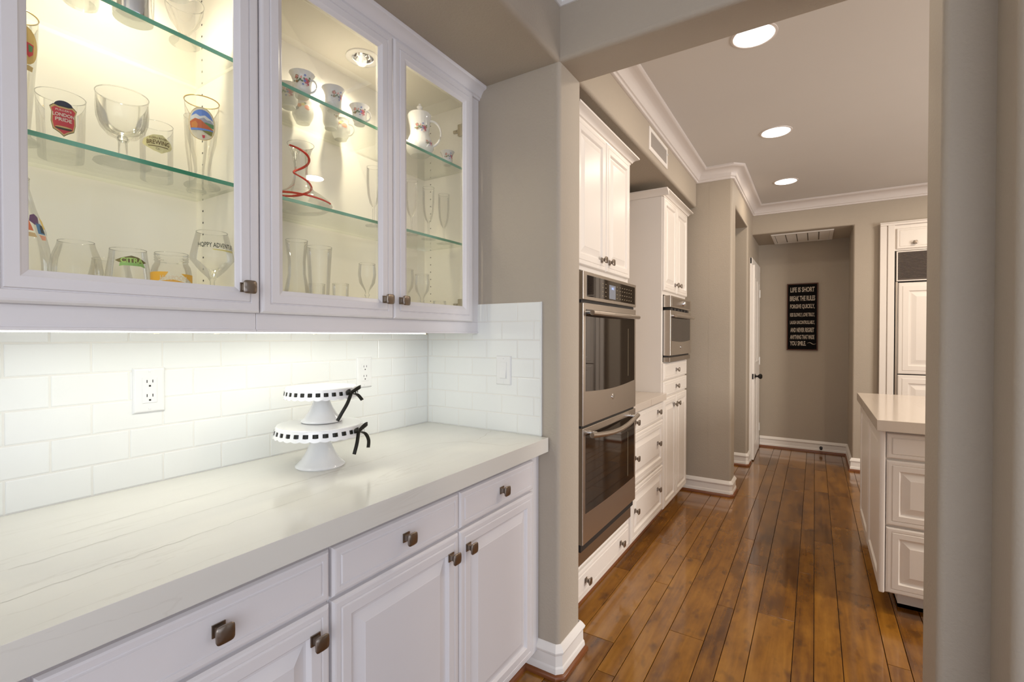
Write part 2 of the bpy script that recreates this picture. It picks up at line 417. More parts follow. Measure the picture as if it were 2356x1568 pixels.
# remaining planks out of the picture, joined
mb = MB()
x = xs[-1]
while x < 3.5:
    w = random.choice([0.075, 0.1, 0.15]); y = -3.0
    while y < 7.1:
        l = random.uniform(0.8, 1.6); mb.box(x+0.001, x+w-0.001, y+0.001, min(7.1, y+l)-0.001, -0.012, 0); y += l
    x += w
o = build(mb, 'planks_beyond', 'wood', fl); o['kind'] = 'stuff'

def wallbox(name, mb, mat='wall', bevel=0.0, seg=4, **kw): return struct(mb, name, mat, bevel=bevel, seg=seg, **kw)
# left wall of pantry and kitchen
wl = wallbox('wall_left', MB().box(XB-0.12, XB, -3.0, 6.6, -0.01, 2.80))
# return wall (pillar) with bullnose corner
wr = wallbox('wall_end', MB().prism([(XB, YR), (XP, YR), (XP, 1.825), (XB, 1.825)], lambda a, b, h: (a, b, h), -0.01, 2.36), bevel=0.018)
# beam over the opening and pantry soffit
wallbox('wall_beam', MB().box(XB, 0.45, YR, 1.825, 2.345, 2.80), bevel=0.018)
wallbox('wall_soffit_pantry', MB().box(XB+0.001, XP, -3.0, YR+0.06, 2.345, 2.80), bevel=0.018)
wallbox('wall_soffit_kitchen', MB().box(XB+0.001, -0.848, 1.826, 4.235, 2.385, 2.72), bevel=0.018)
# right jamb and stepped wall
wallbox('wall_jamb_right', MB().box(0.272, 0.392, YR, 1.832, -0.01, 2.356), bevel=0.018, bsel=lambda v: abs(v.x-0.272) < 1e-4)
wallbox('wall_right', MB().box(0.373, 2.6, 1.48, 1.834, -0.01, 2.80), bevel=0.018, bsel=lambda v: abs(v.x-0.373) < 1e-4 and abs(v.y-1.48) < 1e-4)
# ceilings
struct(MB().box(XP-0.02, 3.6, -3.0, YR+0.02, 2.56, 2.66), 'ceiling_pantry', 'ceil_white')
struct(MB().box(-1.6, 3.6, 1.80, 5.72, 2.68, 2.80), 'ceiling_kitchen', 'ceiling')
mb = MB()
sweep(mb, [(XP, -3.0), (XP, YR), (0.373, YR), (0.373, 1.48), (2.6, 1.48)], [(0, 2.562), (0.016, 2.562), (0.016, 2.553), (0.006, 2.546), (0, 2.546)])
struct(mb, 'trim_1', 'ceil_white')
# kitchen stub wall, opening to the side hall, door wall
XS = -0.572; YS = 4.238
poly = [(YS, -0.01), (4.43, -0.01), (4.43, 2.40), (5.33, 2.40), (5.33, -0.01), (5.56, -0.01), (5.56, 2.06), (6.33, 2.06), (6.33, -0.01), (6.42, -0.01), (6.42, 2.72), (YS, 2.72)]
wallbox('wall_kitchen_side', MB().prism(poly, lambda a, b, h: (h, a, b), -0.75, XS), bevel=0.018, bsel=lambda v: abs(v.x-XS) < 1e-4)
wallbox('wall_kitchen_stub', MB().box(XB, -0.7495, YS, 4.43, -0.01, 2.72))
wallbox('wall_kitchen_pier', MB().box(-1.2, -0.7495, 5.33, 5.52, -0.01, 2.72))
wallbox('wall_door_room', MB().box(-1.7, -1.6, 5.4, 6.6, 0, 2.5).box(-1.6, -0.76, 6.45, 6.55, 0, 2.5))
# far wall with recess
wallbox('wall_far', MB().prism([(-0.68, 2.385), (0.31, 2.385), (0.31, -0.01), (3.6, -0.01), (3.6, 2.72), (-0.68, 2.72)], lambda a, b, h: (a, h, b), 5.70, 5.82), bevel=0.014)
wallbox('wall_recess_back', MB().box(-0.60, 0.45, 6.40, 6.52, -0.01, 2.40))
wallbox('wall_recess_right', MB().box(0.31, 0.43, 5.80, 6.42, -0.01, 2.40))
wallbox('ceiling_recess', MB().box(XS, 0.44, 5.72, 6.45, 2.386, 2.46))
# unseen kitchen right wall, with a bare opening added to let world light in
wallbox('wall_kitchen_right', MB().box(3.6, 3.72, 1.8, 5.8, -0.01, 1.0).box(3.6, 3.72, 1.8, 5.8, 2.2, 2.75).box(3.6, 3.72, 1.8, 1.95, 1.0, 2.2).box(3.6, 3.72, 3.15, 5.8, 1.0, 2.2))

# crown moulding of the kitchen
def crownprof(zt, h, p):
    pts = [(0, 0), (p, 0), (p, -0.012*h/0.1), (p*0.93, -0.020*h/0.1), (p*0.88, -0.022*h/0.1)]
    for t in range(1, 7):
        a = t/7*PI/2
        pts.append((p*(0.88-0.60*math.sin(a)), -h*(0.22+0.50*(1-math.cos(a)))))
    pts += [(p*0.24, -0.75*h), (p*0.24, -0.80*h), (p*0.16, -0.84*h), (p*0.14, -0.97*h), (p*0.10, -h), (0, -h)]
    return [(o, zt+z) for o, z in pts]
mb = MB()
c = 0.018
sweep(mb, [(-0.848, 1.826), (-0.848, YS), (XS-c, YS), (XS, YS+c), (XS, 5.70), (3.6, 5.70)], crownprof(2.681, 0.098, 0.095))
struct(mb, 'trim_2', 'crown', smooth=True)

# baseboards
BB = [(0, 0.012), (0.016, 0.012), (0.016, 0.024), (0.0145, 0.034), (0.011, 0.040), (0.0105, 0.074), (0.0115, 0.078), (0.016, 0.082), (0.0175, 0.088), (0.013, 0.096), (0.0075, 0.104), (0.002, 0.110), (0, 0.110)]
SHO = [(0, 0.0), (0.027, 0.0), (0.0265, 0.008), (0.024, 0.014), (0.019, 0.0185), (0.0155, 0.020), (0, 0.020)]
def base(name, path, bmat='trim', smat='shoe'):
    b = struct(sweep(MB(), path, [(o, z*1.15 if z > .012 else z) for o, z in BB]), name, bmat)
    s = build(sweep(MB(), path, SHO), 'shoe_moulding', smat, b, smooth=True)
    return b
c = 0.013
bp = base('baseboard_end', [(-0.975, YR), (XP-c, YR), (XP, YR+c), (XP, 1.826), (XP-0.03, 1.826)])
# pale corner transition strip on the floor at the pillar
build(MB().prism([(-0.012, 0), (0.014, 0), (0.014, 0.006), (-0.012, 0.006)], lambda a, b, h: (XP+0.010+a*0.7+h*0.7, YR-0.012+a*0.7-h*0.7, b), 0.012, 0.018), 'corner_clip', 'nickel', bp)
base('baseboard_stub', [(-0.99, YS), (XS-c, YS), (XS, YS+c), (XS, 4.43), (XS-0.05, 4.43)])
base('baseboard_pier', [(-1.2, 5.33), (XS-c, 5.33), (XS, 5.33+c), (XS, 5.49)])
base('baseboard_recess', [(XS+0.02, 6.40), (0.31, 6.40), (0.31, 5.70+c), (0.31+c, 5.70), (0.51, 5.70)][0:2]+[(0.31, 5.70)][0:0]+[(0.31, 5.70), (0.51, 5.70)])

# door standing slightly ajar
dn = thing('door_1', (-0.56, 6.28, 0), None, None, kind='structure')
def dfn(a, b, h):
    # a runs from hinge (0) toward the latch, h is toward the corridor
    th = math.radians(1.15)
    return (-0.585+math.sin(th)*a+math.cos(th)*h, 6.285-math.cos(th)*a+math.sin(th)*h, b)
mb = MB().panel(dfn, 0, 0.700, 0.012, 2.053, [(0, 0.035), (0.001, 0.036)])
build(mb, 'door_slab', 'trim', dn)
for b0, b1 in ((0.16, 0.86), (1.02, 1.92)):
    for a0, a1 in ((0.09, 0.33), (0.385, 0.625)):
        build(MB().panel(lambda a, b, h: dfn(a, b, h+0.030), a0, a1, b0, b1, [(0, 0.007), (0.012, 0.009), (0.020, 0.003), (0.05, 0.009)]), 'door_panel', 'trim', dn)
mb = MB()
mb.lathe([(0.0, 0.0), (0.026, 0.0), (0.026, 0.006), (0.011, 0.010), (0.009, 0.030), (0.020, 0.038), (0.028, 0.050), (0.027, 0.062), (0.016, 0.071), (0.0, 0.073)], (0, 0, 0), 20)
kp = dfn(0.640, 0.885, 0.036)
mb.v = [(kp[0]+z, kp[1]+y, kp[2]+x) for x, y, z in mb.v]
build(mb, 'door_knob', 'black', dn, smooth=True)
lp = dfn(0.7005, 0.885, 0.018)
build(MB().box(lp[0]-0.012, lp[0]+0.012, lp[1]-0.001, lp[1]+0.001, lp[2]-0.028, lp[2]+0.028), 'latch_plate', 'black', dn)
for zz in (0.25, 1.02, 1.80):
    hp = dfn(-0.004, zz, 0.036)
    build(MB().tube([(hp[0], hp[1], zz-0.045), (hp[0], hp[1], zz+0.045)], 0.007, 8), 'hinge', 'plate', dn, smooth=True)
struct(MB().box(XS, XS+0.018, 6.295, 6.36, 0, 2.12).box(XS-0.03, XS+0.018, 5.50, 5.583, 0, 2.12).box(XS, XS+0.020, 5.50, 6.36, 2.055, 2.12), 'trim_3', 'trim', bevel=0.003)

# ------------------------------------------------------------------ tiles
def tile_mesh(w, h, fn):
    mb = MB().panel(fn, 0.0011, w-0.0011, 0.0011, h-0.0011, [(0, 0.005), (0.0012, 0.0066), (0.003, 0.007)])
    return mb
PZ = 0.0745; PY = 0.14975
struct(MB().box(XB, XB+0.0060, -0.60, YR, CZ-0.02, 1.372), 'wall_backsplash', 'grout')
gb = bpy.data.objects['wall_backsplash']; gb['kind'] = 'structure'; ORG['wall_backsplash'] = Vector((0, 0, 0))
struct(MB().box(XB+0.004, -0.896, YR-0.0060, YR+0.001, CZ-0.02, 1.4415), 'wall_backsplash_end', 'grout')
ge = bpy.data.objects['wall_backsplash_end']; ORG['wall_backsplash_end'] = Vector((0, 0, 0))
cache = {}
def place_tile(par, axis, w, h, loc):
    k = (axis, round(w, 4), round(h, 4))
    if k not in cache:
        fn = (lambda a, b, hh: (hh, a, b)) if axis == 'x' else (lambda a, b, hh: (a, -hh, b))
        o = build(tile_mesh(w, h, fn), 'tile', 'tile'); cache[k] = o.data; bpy.data.objects.remove(o)
    o = bpy.data.objects.new('tile', cache[k]); COL.objects.link(o); o.parent = par; o.location = loc
for r in range(6):
    z0 = CZ+r*PZ+0.0005; h = PZ
    y = 0.285-PY*4 + (0.075 if r % 2 else 0)
    while y < YR-0.001:
        y1 = min(y+PY, YR-0.008)
        if y1-y > 0.01: place_tile(gb, 'x', y1-y, h if r < 5 else min(h, 1.372-z0), (XB, y, z0))
        y += PY
for r in range(7):
    z0 = CZ+r*PZ+0.0005; x = XB+0.0075-(0.05 if r % 2 else 0.125)
    while x < -0.900:
        a = max(x, XB+0.0075); b = min(x+PY, -0.898)
        if b-a > 0.008: place_tile(ge, 'y', b-a, PZ, (a, YR, z0))
        x += PY
# tile edge trim
struct(MB().box(-0.8985, -0.893, YR-0.0085, YR+0.0005, CZ, 1.4425), 'trim_4', 'tile', bevel=0.0015)

# ------------------------------------------------------------------ wall plates
def wallplate(name, label, fn, ca, cz, kind):
    o0 = fn(ca, cz, 0)
    t = thing(name, o0, label, 'outlet' if kind == 'outlet' else 'switch')
    F = lambda a, b, h: fn(ca+a, cz+b, h)
    build(MB().panel(F, -0.036, 0.036, -0.0585, 0.0585, [(0, 0.002), (0.003, 0.0055), (0.006, 0.0062)]), 'cover_plate', 'plate', t)
    if kind == 'outlet':
        build(MB().panel(F, -0.0168, 0.0168, -0.0335, 0.0335, [(0, 0.0072), (0.001, 0.0078)]), 'receptacle', 'plate', t)
        for dz in (-0.0185, 0.0185):
            mb = MB()
            mb.panel(F, -0.0075, -0.0055, dz+0.001, dz+0.0085, [(0, 0.0081)])
            mb.panel(F, 0.0055, 0.0075, dz+0.001, dz+0.0085, [(0, 0.0081)])
            mb.panel(F, -0.0023, 0.0023, dz-0.0095, dz-0.005, [(0, 0.0081), (0.0005, 0.0082)])
            build(mb, 'slot', 'dark', t)
    else:
        build(MB().panel(F, -0.0168, 0.0168, -0.0335, 0.0335, [(0, 0.0062), (0.0008, 0.0072)]), 'switch_frame', 'plate', t)
        mb = MB().prism([(0.0062, -0.031), (0.0125, -0.030), (0.0085, 0), (0.0072, 0.031), (0.0062, 0.031)], lambda h, b, a: F(a, b, h), -0.0145, 0.0145)
        build(mb, 'rocker', 'plate', t)
    for dz in (-0.0485, 0.0485):
        build(MB().panel(F, -0.0028, 0.0028, dz-0.0028, dz+0.0028, [(0, 0.0066), (0.001, 0.0072)]), 'screw', 'plate', t)
wallplate('wall_outlet', 'white duplex outlet on the tile left of the cake stands', FX(XB+0.0068), 0.552, 1.167, 'outlet')
wallplate('wall_outlet', 'white duplex outlet on the tile behind the cake stands, near the corner', FX(XB+0.0068), 1.262, 1.168, 'outlet')
wallplate('light_switch', 'white rocker light switch on the tiled end wall', FNY(YR-0.0068), -1.067, 1.170, 'switch')

# ------------------------------------------------------------------ pantry base cabinets
XD = -0.909   # face frame front; door fronts add ~0.0195
def carcass(t, xb, xf, y0, y1, z0, z1, mat='cab', name='body', extra=None):
    mb = MB().box(xb, xf, y0, y1, z0, z1)
    if extra: extra(mb)
    return build(mb, name, mat, t)
def toe(t, xf, y0, y1, mat='cab', xb=XB):
    build(MB().box(xb+0.01, xf, y0, y1, 0.001, 0.086), 'toe_kick', mat, t)
    build(sweep(MB(), [(xf, y0), (xf, y1)], SHO), 'shoe_moulding', 'shoe', t, smooth=True)

t = thing('base_cabinet', (-1.2, 0.19, 0), 'white raised-panel base cabinet at the left, nearest the camera', 'cabinet')
carcass(t, XB+0.002, XD, -0.60, 0.6705, 0.085, 0.864)
toe(t, -0.975, -0.60, 0.6705)
for a0, a1, kd, kn in ((0.199, 0.667, 0.434, 0.628), (-0.285, 0.192, -0.05, 0.15)):
    d = front(t, 'drawer', FX(XD), a0, a1, 0.733, 0.843, R_DRAW); knob(d, XD+0.0195, kd, 0.791)
    d = front(t, 'door', FX(XD), a0, a1, 0.110, 0.724, R_DOOR); knob(d, XD+0.0195, kn, 0.668)
t = thing('base_cabinet', (-1.2, 1.15, 0), 'white base cabinet with two drawers over two doors, beside the end wall', 'cabinet')
carcass(t, XB+0.002, XD, 0.6715, YR-0.002, 0.085, 0.864)
toe(t, -0.975, 0.6715, YR-0.002)
for a0, a1, kd, kn in ((0.675, 1.115, 0.894, 1.075), (1.121, 1.561, 1.341, 1.157)):
    d = front(t, 'drawer', FX(XD), a0, a1, 0.733, 0.843, R_DRAW); knob(d, XD+0.0195, kd, 0.791)
    d = front(t, 'door', FX(XD), a0, a1, 0.110, 0.724, R_DOOR); knob(d, XD+0.0195, kn, 0.668)

# countertop
mb = MB().box(XB+0.0078, -0.862, -0.60, YR-0.0085, 0.8655, CZ)
ct = build(mb, 'countertop', 'quartz', origin=(-1.2, 0.5, 0.8655), bevel=0.0008)
tag(ct, 'thick pale veined stone countertop running along the tiled wall', 'countertop')
# natural vein lines (stone pattern, as thin inlay on the slab)
def vein(par, pts, w, mat):
    vs = []; fs = []
    n = len(pts)
    for i, p in enumerate(pts):
        a = Vector(pts[max(0, i-1)]); b = Vector(pts[min(n-1, i+1)]); d = (b-a).normalized(); nrm = Vector((-d.y, d.x, 0))
        ww = w*(0.45+0.55*math.sin(PI*i/(n-1)))*random.uniform(0.6, 1.3)
        q = Vector(p); vs += [q+nrm*ww, q-nrm*ww]
    for i in range(n-1): fs.append((2*i, 2*i+1, 2*i+3, 2*i+2))
    return vs, fs
M['veinl'] = paint('faint_stone_vein', (0.62, 0.58, 0.50), 0.12)
M['veing'] = paint('grey_stone_vein', (0.66, 0.65, 0.585), 0.12)
def wig(p0, p1, n, amp):
    out = []
    for i in range(n+1):
        k = i/n; out.append((p0[0]+(p1[0]-p0[0])*k+random.uniform(-amp, amp), p0[1]+(p1[1]-p0[1])*k+random.uniform(-amp, amp), CZ+0.0002))
    return out
vm = MB()
for a, b, n, amp, w in [((-1.16, 0.62), (-1.17, 1.30), 30, 0.002, 0.0009), ((-1.17, 1.30), (-1.06, 1.43), 12, 0.003, 0.0012), ((-1.06, 1.43), (-1.12, 1.61), 10, 0.004, 0.0012),
                        ((-1.09, 1.40), (-0.92, 1.42), 14, 0.004, 0.0014), ((-0.92, 1.42), (-0.90, 1.50), 6, 0.003, 0.001), ((-1.06, 1.46), (-0.95, 1.55), 8, 0.004, 0.0008)]:
    v, f = vein(ct, wig(a, b, n, amp), w, None); vm.add(v, f)
o = build(vm, 'vein', 'veinl', ct); o['kind'] = 'stuff'
vm = MB()
for a, b, n, amp, w in [((-1.13, 0.22), (-1.17, 0.92), 40, 0.003, 0.0016), ((-1.00, 0.16), (-1.04, 0.78), 36, 0.004, 0.0014), ((-1.24, 0.30), (-1.27, 0.7), 24, 0.002, 0.0010)]:
    v, f = vein(ct, wig(a, b, n, amp), w, None); vm.add(v, f)
o = build(vm, 'vein', 'veing', ct); o['kind'] = 'stuff'

# ------------------------------------------------------------------ pantry wall cabinets (glass doors)
XU = -1.2000   # face frame front
PX = -1.33
def hole(mb, cx, cy, r, h, z0, z1):
    n = 32; vs = []; fs = []
    for k in range(n):
        a = 2*PI*k/n; c, s_ = math.cos(a), math.sin(a); m = h/max(abs(c), abs(s_))
        for z in (z0, z1): vs += [(cx+r*c, cy+r*s_, z), (cx+m*c, cy+m*s_, z)]
    for k in range(n):
        a, b = 4*k, 4*((k+1) % n)
        fs += [(a, b, b+1, a+1), (a+2, a+3, b+3, b+2), (a, a+2, b+2, b)]
    mb.add(vs, fs)
def upper(y0, y1, label, doors, yi0, yi1, frames, glasses, pucks=()):
    t = thing('glass_cabinet', (-1.3, (y0+y1)/2, 1.37), label, 'cabinet')
    # carcass: back, sides, floor, top; face frame
    mb = MB()
    mb.box(XB+0.001, XB+0.014, y0, y1, 1.372, 2.30)
    mb.box(XB+0.014, XU-0.019, y0, yi0, 1.372, 2.30); mb.box(XB+0.014, XU-0.019, yi1, y1, 1.372, 2.30)
    mb.box(XB+0.014, XU-0.019, yi0, yi1, 1.372, 1.390)
    for k in range(len(pucks)+1):
        ya = yi0 if k == 0 else pucks[k-1]+0.06; yb = yi1 if k == len(pucks) else pucks[k]-0.06
        mb.box(XB+0.014, XU-0.019, ya, yb, 2.272, 2.284)
    for py in pucks:
        mb.box(XB+0.014, PX-0.06, py-0.06, py+0.06, 2.272, 2.284); mb.box(PX+0.06, XU-0.019, py-0.06, py+0.06, 2.272, 2.284)
        hole(mb, PX, py, 0.040, 0.06, 2.272, 2.284)
    mb.box(XB+0.014, XU-0.019, yi0, yi1, 2.312, 2.32)
    build(mb, 'cabinet_box', 'cabin', t)
    mb = MB()
    mb.box(XU-0.019, XU, y0, y1, 1.366, 1.392); mb.box(XU-0.019, XU, y0, y1, 2.268, 2.345)
    for a, b in frames: mb.box(XU-0.019, XU, a, b, 1.392, 2.268)
    build(mb, 'face_frame', 'cab', t)
    # light rail below
    build(MB().box(XU-0.019, XU, y0, y1, 1.319, 1.366).box(XU-0.020, XU+0.0035, y0, y1, 1.319, 1.3255), 'light_rail', 'cab', t, bevel=0.0012)
    # crown
    pr = [(0, 2.292), (0.008, 2.292), (0.009, 2.300), (0.014, 2.303), (0.017, 2.312), (0.028, 2.327), (0.040, 2.332), (0.042, 2.336), (0.042, 2.3445), (0, 2.3445)]
    build(sweep(MB(), [(XU, y0), (XU, y1)], pr), 'crown_moulding', 'cab', t, smooth=True)
    for a0, a1, kn in doors:
        d = build(MB().panel(FX(XU+0.0005), a0, a1, 1.367, 2.291, R_GLASS, True), 'door', 'cab', t)
        build(MB().box(XU+0.0105, XU+0.0135, a0+0.048, a1-0.048, 1.416, 2.243), 'glass_pane', 'pane', d)
        knob(d, XU+0.0235, kn, 1.427)
    for z in (1.688, 2.000):
        s = build(MB().box(XB+0.018, -1.2405, yi0+0.002, yi1-0.002, z-0.0045, z+0.0045), 'glass_shelf', 'shelf', t)
        build(MB().box(-1.2405, -1.2375, yi0+0.002, yi1-0.002, z-0.0045, z+0.0045), 'shelf_edge', 'edge', s)
    # shelf pin holes
    mb = MB()
    for xx in (-1.245, -1.435):
        for k in range(27):
            z = 1.43+k*0.032
            for yy, sg in ((yi1, -1), (yi0, 1)):
                mb.box(xx-0.0022, xx+0.0022, yy+sg*0.0001, yy+sg*0.0006, z-0.0022, z+0.0022)
    o = build(mb, 'pin_hole', 'dark', t); o['kind'] = 'stuff'
    for kz in (1.44, 2.17) if glasses else ():
        mb = MB().box(-1.300, -1.252, yi1-0.010, yi1-0.0005, kz-0.006, kz+0.006).box(-1.272, -1.248, yi1-0.014, yi1-0.0005, kz-0.024, kz+0.024).box(-1.292, -1.280, yi1-0.013, yi1-0.010, kz-0.004, kz+0.004)
        build(mb, 'hinge', 'nickel', t, bevel=0.001)
    return t
ucl = upper(-0.29, 0.6805, 'glass-door wall cabinet at the left filled with beer glasses', ((0.202, 0.680, 0.640), (-0.285, 0.198, 0.15)), -0.27, 0.667, ((-0.29, -0.25), (0.652, 0.6805), (0.185, 0.205)), False, (0.02, 0.46))
ucr = upper(0.6815, YR-0.001, 'two-door glass wall cabinet with flowered teacups, next to the end wall', ((0.683, 1.1305, 1.092), (1.1345, 1.566, 1.164)), 0.700, 1.597, ((0.6815, 0.705), (1.580, YR-0.001)), True, (1.135,))
# puck light inside the right one
def puck(t, x, y, z, pw=13):
    build(MB().lathe([(0.040, 0.001), (0.057, 0.0), (0.0565, -0.003), (0.052, -0.005), (0.040, -0.0055), (0.036, -0.003), (0.036, 0.001)], (x, y, z), 40), 'puck_trim', 'bone', t, smooth=True)
    build(MB().lathe([(0.037, -0.002), (0.034, 0.010), (0.026, 0.026), (0.019, 0.036)], (x, y, z), 20), 'reflector', 'chrome', t)
    build(MB().disc(0.021, (x, y, z+0.034), 24), 'lamp', 'puck', t)
    l = bpy.data.lights.new('puck_light', 'SPOT'); l.energy = pw; l.color = (1.0, 0.89, 0.69); l.shadow_soft_size = 0.018
    l.spot_size = math.radians(150); l.spot_blend = 1.0
    lo = bpy.data.objects.new('puck_light', l); COL.objects.link(lo); lo.location = (x, y, z-0.010)
puck(ucr, PX, 1.135, 2.2718)
puck(ucl, PX, 0.46, 2.2718, 9); puck(ucl, PX, 0.02, 2.2718, 8)

# under-cabinet light bar
t = thing('light_bar', (-1.25, 0.8, 1.33), 'slim white light bar glowing under the glass cabinets', 'light')
build(MB().box(-1.30, -1.24, 0.22, 1.37, 1.324, 1.365), 'housing', 'plate', t)
build(MB().box(-1.296, -1.244, 0.235, 1.355, 1.3165, 1.3239), 'diffuser', 'strip', t)
for y in (0.205, 0.49, 0.62, 0.90, 1.385):
    build(MB().box(-1.275, -1.265, y-0.004, y+0.004, 1.314, 1.322), 'clip', 'nickel', t)
l = bpy.data.lights.new('light_bar_lamp', 'AREA'); l.shape = 'RECTANGLE'; l.size = 0.05; l.size_y = 1.12; l.energy = 0.6; l.color = (1.0, 0.99, 0.80)
lo = bpy.data.objects.new('light_bar_lamp', l); COL.objects.link(lo); lo.location = (-1.27, 0.795, 1.3125)

# ------------------------------------------------------------------ cake stands
def cake_stand(loc, R, zt, r_base, r_top, label, bow_a):
    t = thing('cake_stand', loc, label, 'cake stand')
    H = zt-loc[2]
    pr = [(0.0, 0.002), (r_base*0.96, 0.0), (r_base, 0.003), (r_base*0.985, 0.006), (r_base*0.90, 0.0105)]
    for k in range(1, 10):
        q = k/9; pr.append((r_top+(r_base*0.86-r_top)*(1-q)**2.1, 0.0115+(H-0.024)*q))
    pr.append((r_top*0.9, H-0.008))
    build(MB().lathe(pr, loc, 48), 'pedestal', 'china', t, smooth=True)
    # plate: domed disc + flared lattice skirt with scallops
    pr = [(0.0, -0.008), (R*0.90, -0.008), (R*0.93, -0.003), (R*0.945, -0.0005), (R*0.93, 0.0015), (R*0.89, 0.0012), (0.0, 0.0)]
    build(MB().lathe(pr, (loc[0], loc[1], zt), 96), 'plate', 'china', t, smooth=True)
    n = 30; sk = MB(); seg = n*12; T = 0.0028
    zs0, zr1, zr0, zb = -0.001, -0.0085, -0.0195, -0.0275
    def rad(z): return R*0.945+(R*0.055)*(-z/0.030)
    zl = [zs0, zr1, zr0]
    def ring(z, k, off=0.0):
        a = 2*PI*k/seg; r = rad(z)-off; return (loc[0]+r*math.cos(a), loc[1]+r*math.sin(a), zt+z)
    vs = []; fs = []
    for k in range(seg):
        ph = (k/seg*n) % 1; zz = zb-0.0035*math.sin(PI*ph)
        for off in (0, T):
            for z in (zs0, zr1, zr0, zz): vs.append(ring(z, k, off))
    for k in range(seg):
        k2 = (k+1) % seg; a, b = k*8, k2*8
        slot = 3 <= (k % 12) < 10
        for j in range(3):
            if j == 1 and slot: continue
            fs.append((a+j, b+j, b+j+1, a+j+1)); fs.append((a+4+j, a+5+j, b+5+j, b+4+j))
        fs.append((a, a+4, b+4, b)); fs.append((a+3, b+3, b+7, a+7))
        if slot: fs.append((a+1, b+1, b+5, a+5)); fs.append((a+2, a+6, b+6, b+2))
        nslot = 3 <= ((k+1) % 12) < 10
        if slot != nslot: fs.append((b+1, b+2, b+6, b+5))
    sk.add(vs, fs)
    build(sk, 'skirt', 'china', t, smooth=True)
    # ribbon woven behind the slots, bulging slightly through them
    vs = []; fs = []
    for k in range(seg):
        ph = k % 12; bul = -0.0012+0.0030*max(0.0, math.sin(PI*(ph-3)/7)) if 3 <= ph <= 10 else -0.0042
        a = 2*PI*k/seg
        for z in (zr1+0.0002, zr0-0.0002):
            r = rad(z)+bul-0.001; vs.append((loc[0]+r*math.cos(a), loc[1]+r*math.sin(a), zt+z))
    for k in range(seg): fs.append((2*k, 2*k+1, 2*((k+1) % seg)+1, 2*((k+1) % seg)))
    build(MB().add(vs, fs), 'ribbon', 'ribbon', t, smooth=True)
    # bow
    P0 = Vector((loc[0]+(rad(-0.014)+0.002)*math.cos(bow_a), loc[1]+(rad(-0.014)+0.002)*math.sin(bow_a), zt-0.013))
    out = Vector((math.cos(bow_a), math.sin(bow_a), 0)); tn = Vector((-math.sin(bow_a), math.cos(bow_a), 0)); up = Vector((0, 0, 1))
    def strip(pts, w, wd):
        vs = []; fs = []
        P = [P0+out*p[0]+tn*p[1]+up*p[2] for p in pts]
        for i, p in enumerate(P):
            d = (P[min(i+1, len(P)-1)]-P[max(i-1, 0)]).normalized()
            ww = wd(i/(len(P)-1), d)
            vs += [p+ww*w, p-ww*w]
        for i in range(len(P)-1): fs.append((2*i, 2*i+1, 2*i+3, 2*i+2))
        return MB().add(vs, fs)
    def solid(mb, name):
        o = build(mb, name, 'ribbon', bow, smooth=True)
        md = o.modifiers.new('thick', 'SOLIDIFY'); md.thickness = 0.0006; md.offset = 0
        return o
    kn = MB().box(-0.004, 0.004, -0.004, 0.004, -0.006, 0.005)
    kn.v = [tuple(P0+out*(0.004+x)+tn*y+up*z) for x, y, z in kn.v]
    bow = build(kn, 'bow', 'ribbon', t, bevel=0.002)
    for sg, tilt in ((1, 0.012), (-1, 0.004)):
        loop = []
        for i in range(15):
            a = 2*PI*i/14; L = 0.036 if sg > 0 else 0.020
            rr = (1-math.cos(a))/2
            loop.append((0.006+0.010*math.sin(a)*rr+0.004*rr, sg*L*rr, tilt*rr*1.2+(0.007*math.sin(a)*rr if sg < 0 else 0.004*math.sin(a)*rr)))
        solid(strip(loop, 0.0050, lambda k, d: (up-d*up.dot(d)).normalized()), 'bow_loop')
    return t, strip, solid, P0
def tails(st, specs):
    t, strip, solid, P0 = st
    for pts in specs:
        def wdir(k, d):
            return (Vector((0.55, -0.83, 0))-d*Vector((0.55, -0.83, 0)).dot(d)).normalized()
        P = pts
        # Catmull style refinement
        fine = []; Q = [P[0]]+list(P)+[P[-1]]
        for i in range(1, len(Q)-2):
            for k in range(6):
                q = k/6; fine.append(tuple(0.5*((2*Q[i][j])+(-Q[i-1][j]+Q[i+1][j])*q+(2*Q[i-1][j]-5*Q[i][j]+4*Q[i+1][j]-Q[i+2][j])*q*q+(-Q[i-1][j]+3*Q[i][j]-3*Q[i+1][j]+Q[i+2][j])*q**3) for j in range(3)))
        fine.append(P[-1])
        o = solid(strip(fine, 0.0050, lambda k, d: (Vector((0.6, 0.75, 0.0))-d*Vector((0.6, 0.75, 0)).dot(d)).normalized()), 'bow_tail')
lo_ = (-1.256, 0.907, CZ)
st1 = cake_stand(lo_, 0.129, 1.045, 0.071, 0.024, 'larger white cake stand with black ribbon, standing on the counter', 0.27)
up_ = (-1.287, 0.935, 1.0465)
st2 = cake_stand(up_, 0.109, 1.152, 0.062, 0.020, 'smaller white cake stand with black ribbon, stacked on the larger one', 0.17)
tails(st1, [[(0.006, 0, -0.004), (0.012, -0.016, -0.032), (0.012, -0.030, -0.062)], [(0.006, 0.002, -0.003), (0.014, 0.022, -0.012), (0.016, 0.036, -0.034), (0.012, 0.040, -0.058)]])
tails(st2, [[(0.006, 0, -0.004), (0.008, -0.018, -0.030), (0.002, -0.034, -0.056), (-0.004, -0.046, -0.078)], [(0.006, 0.002, -0.003), (0.014, 0.020, -0.008), (0.018, 0.036, -0.026)]])

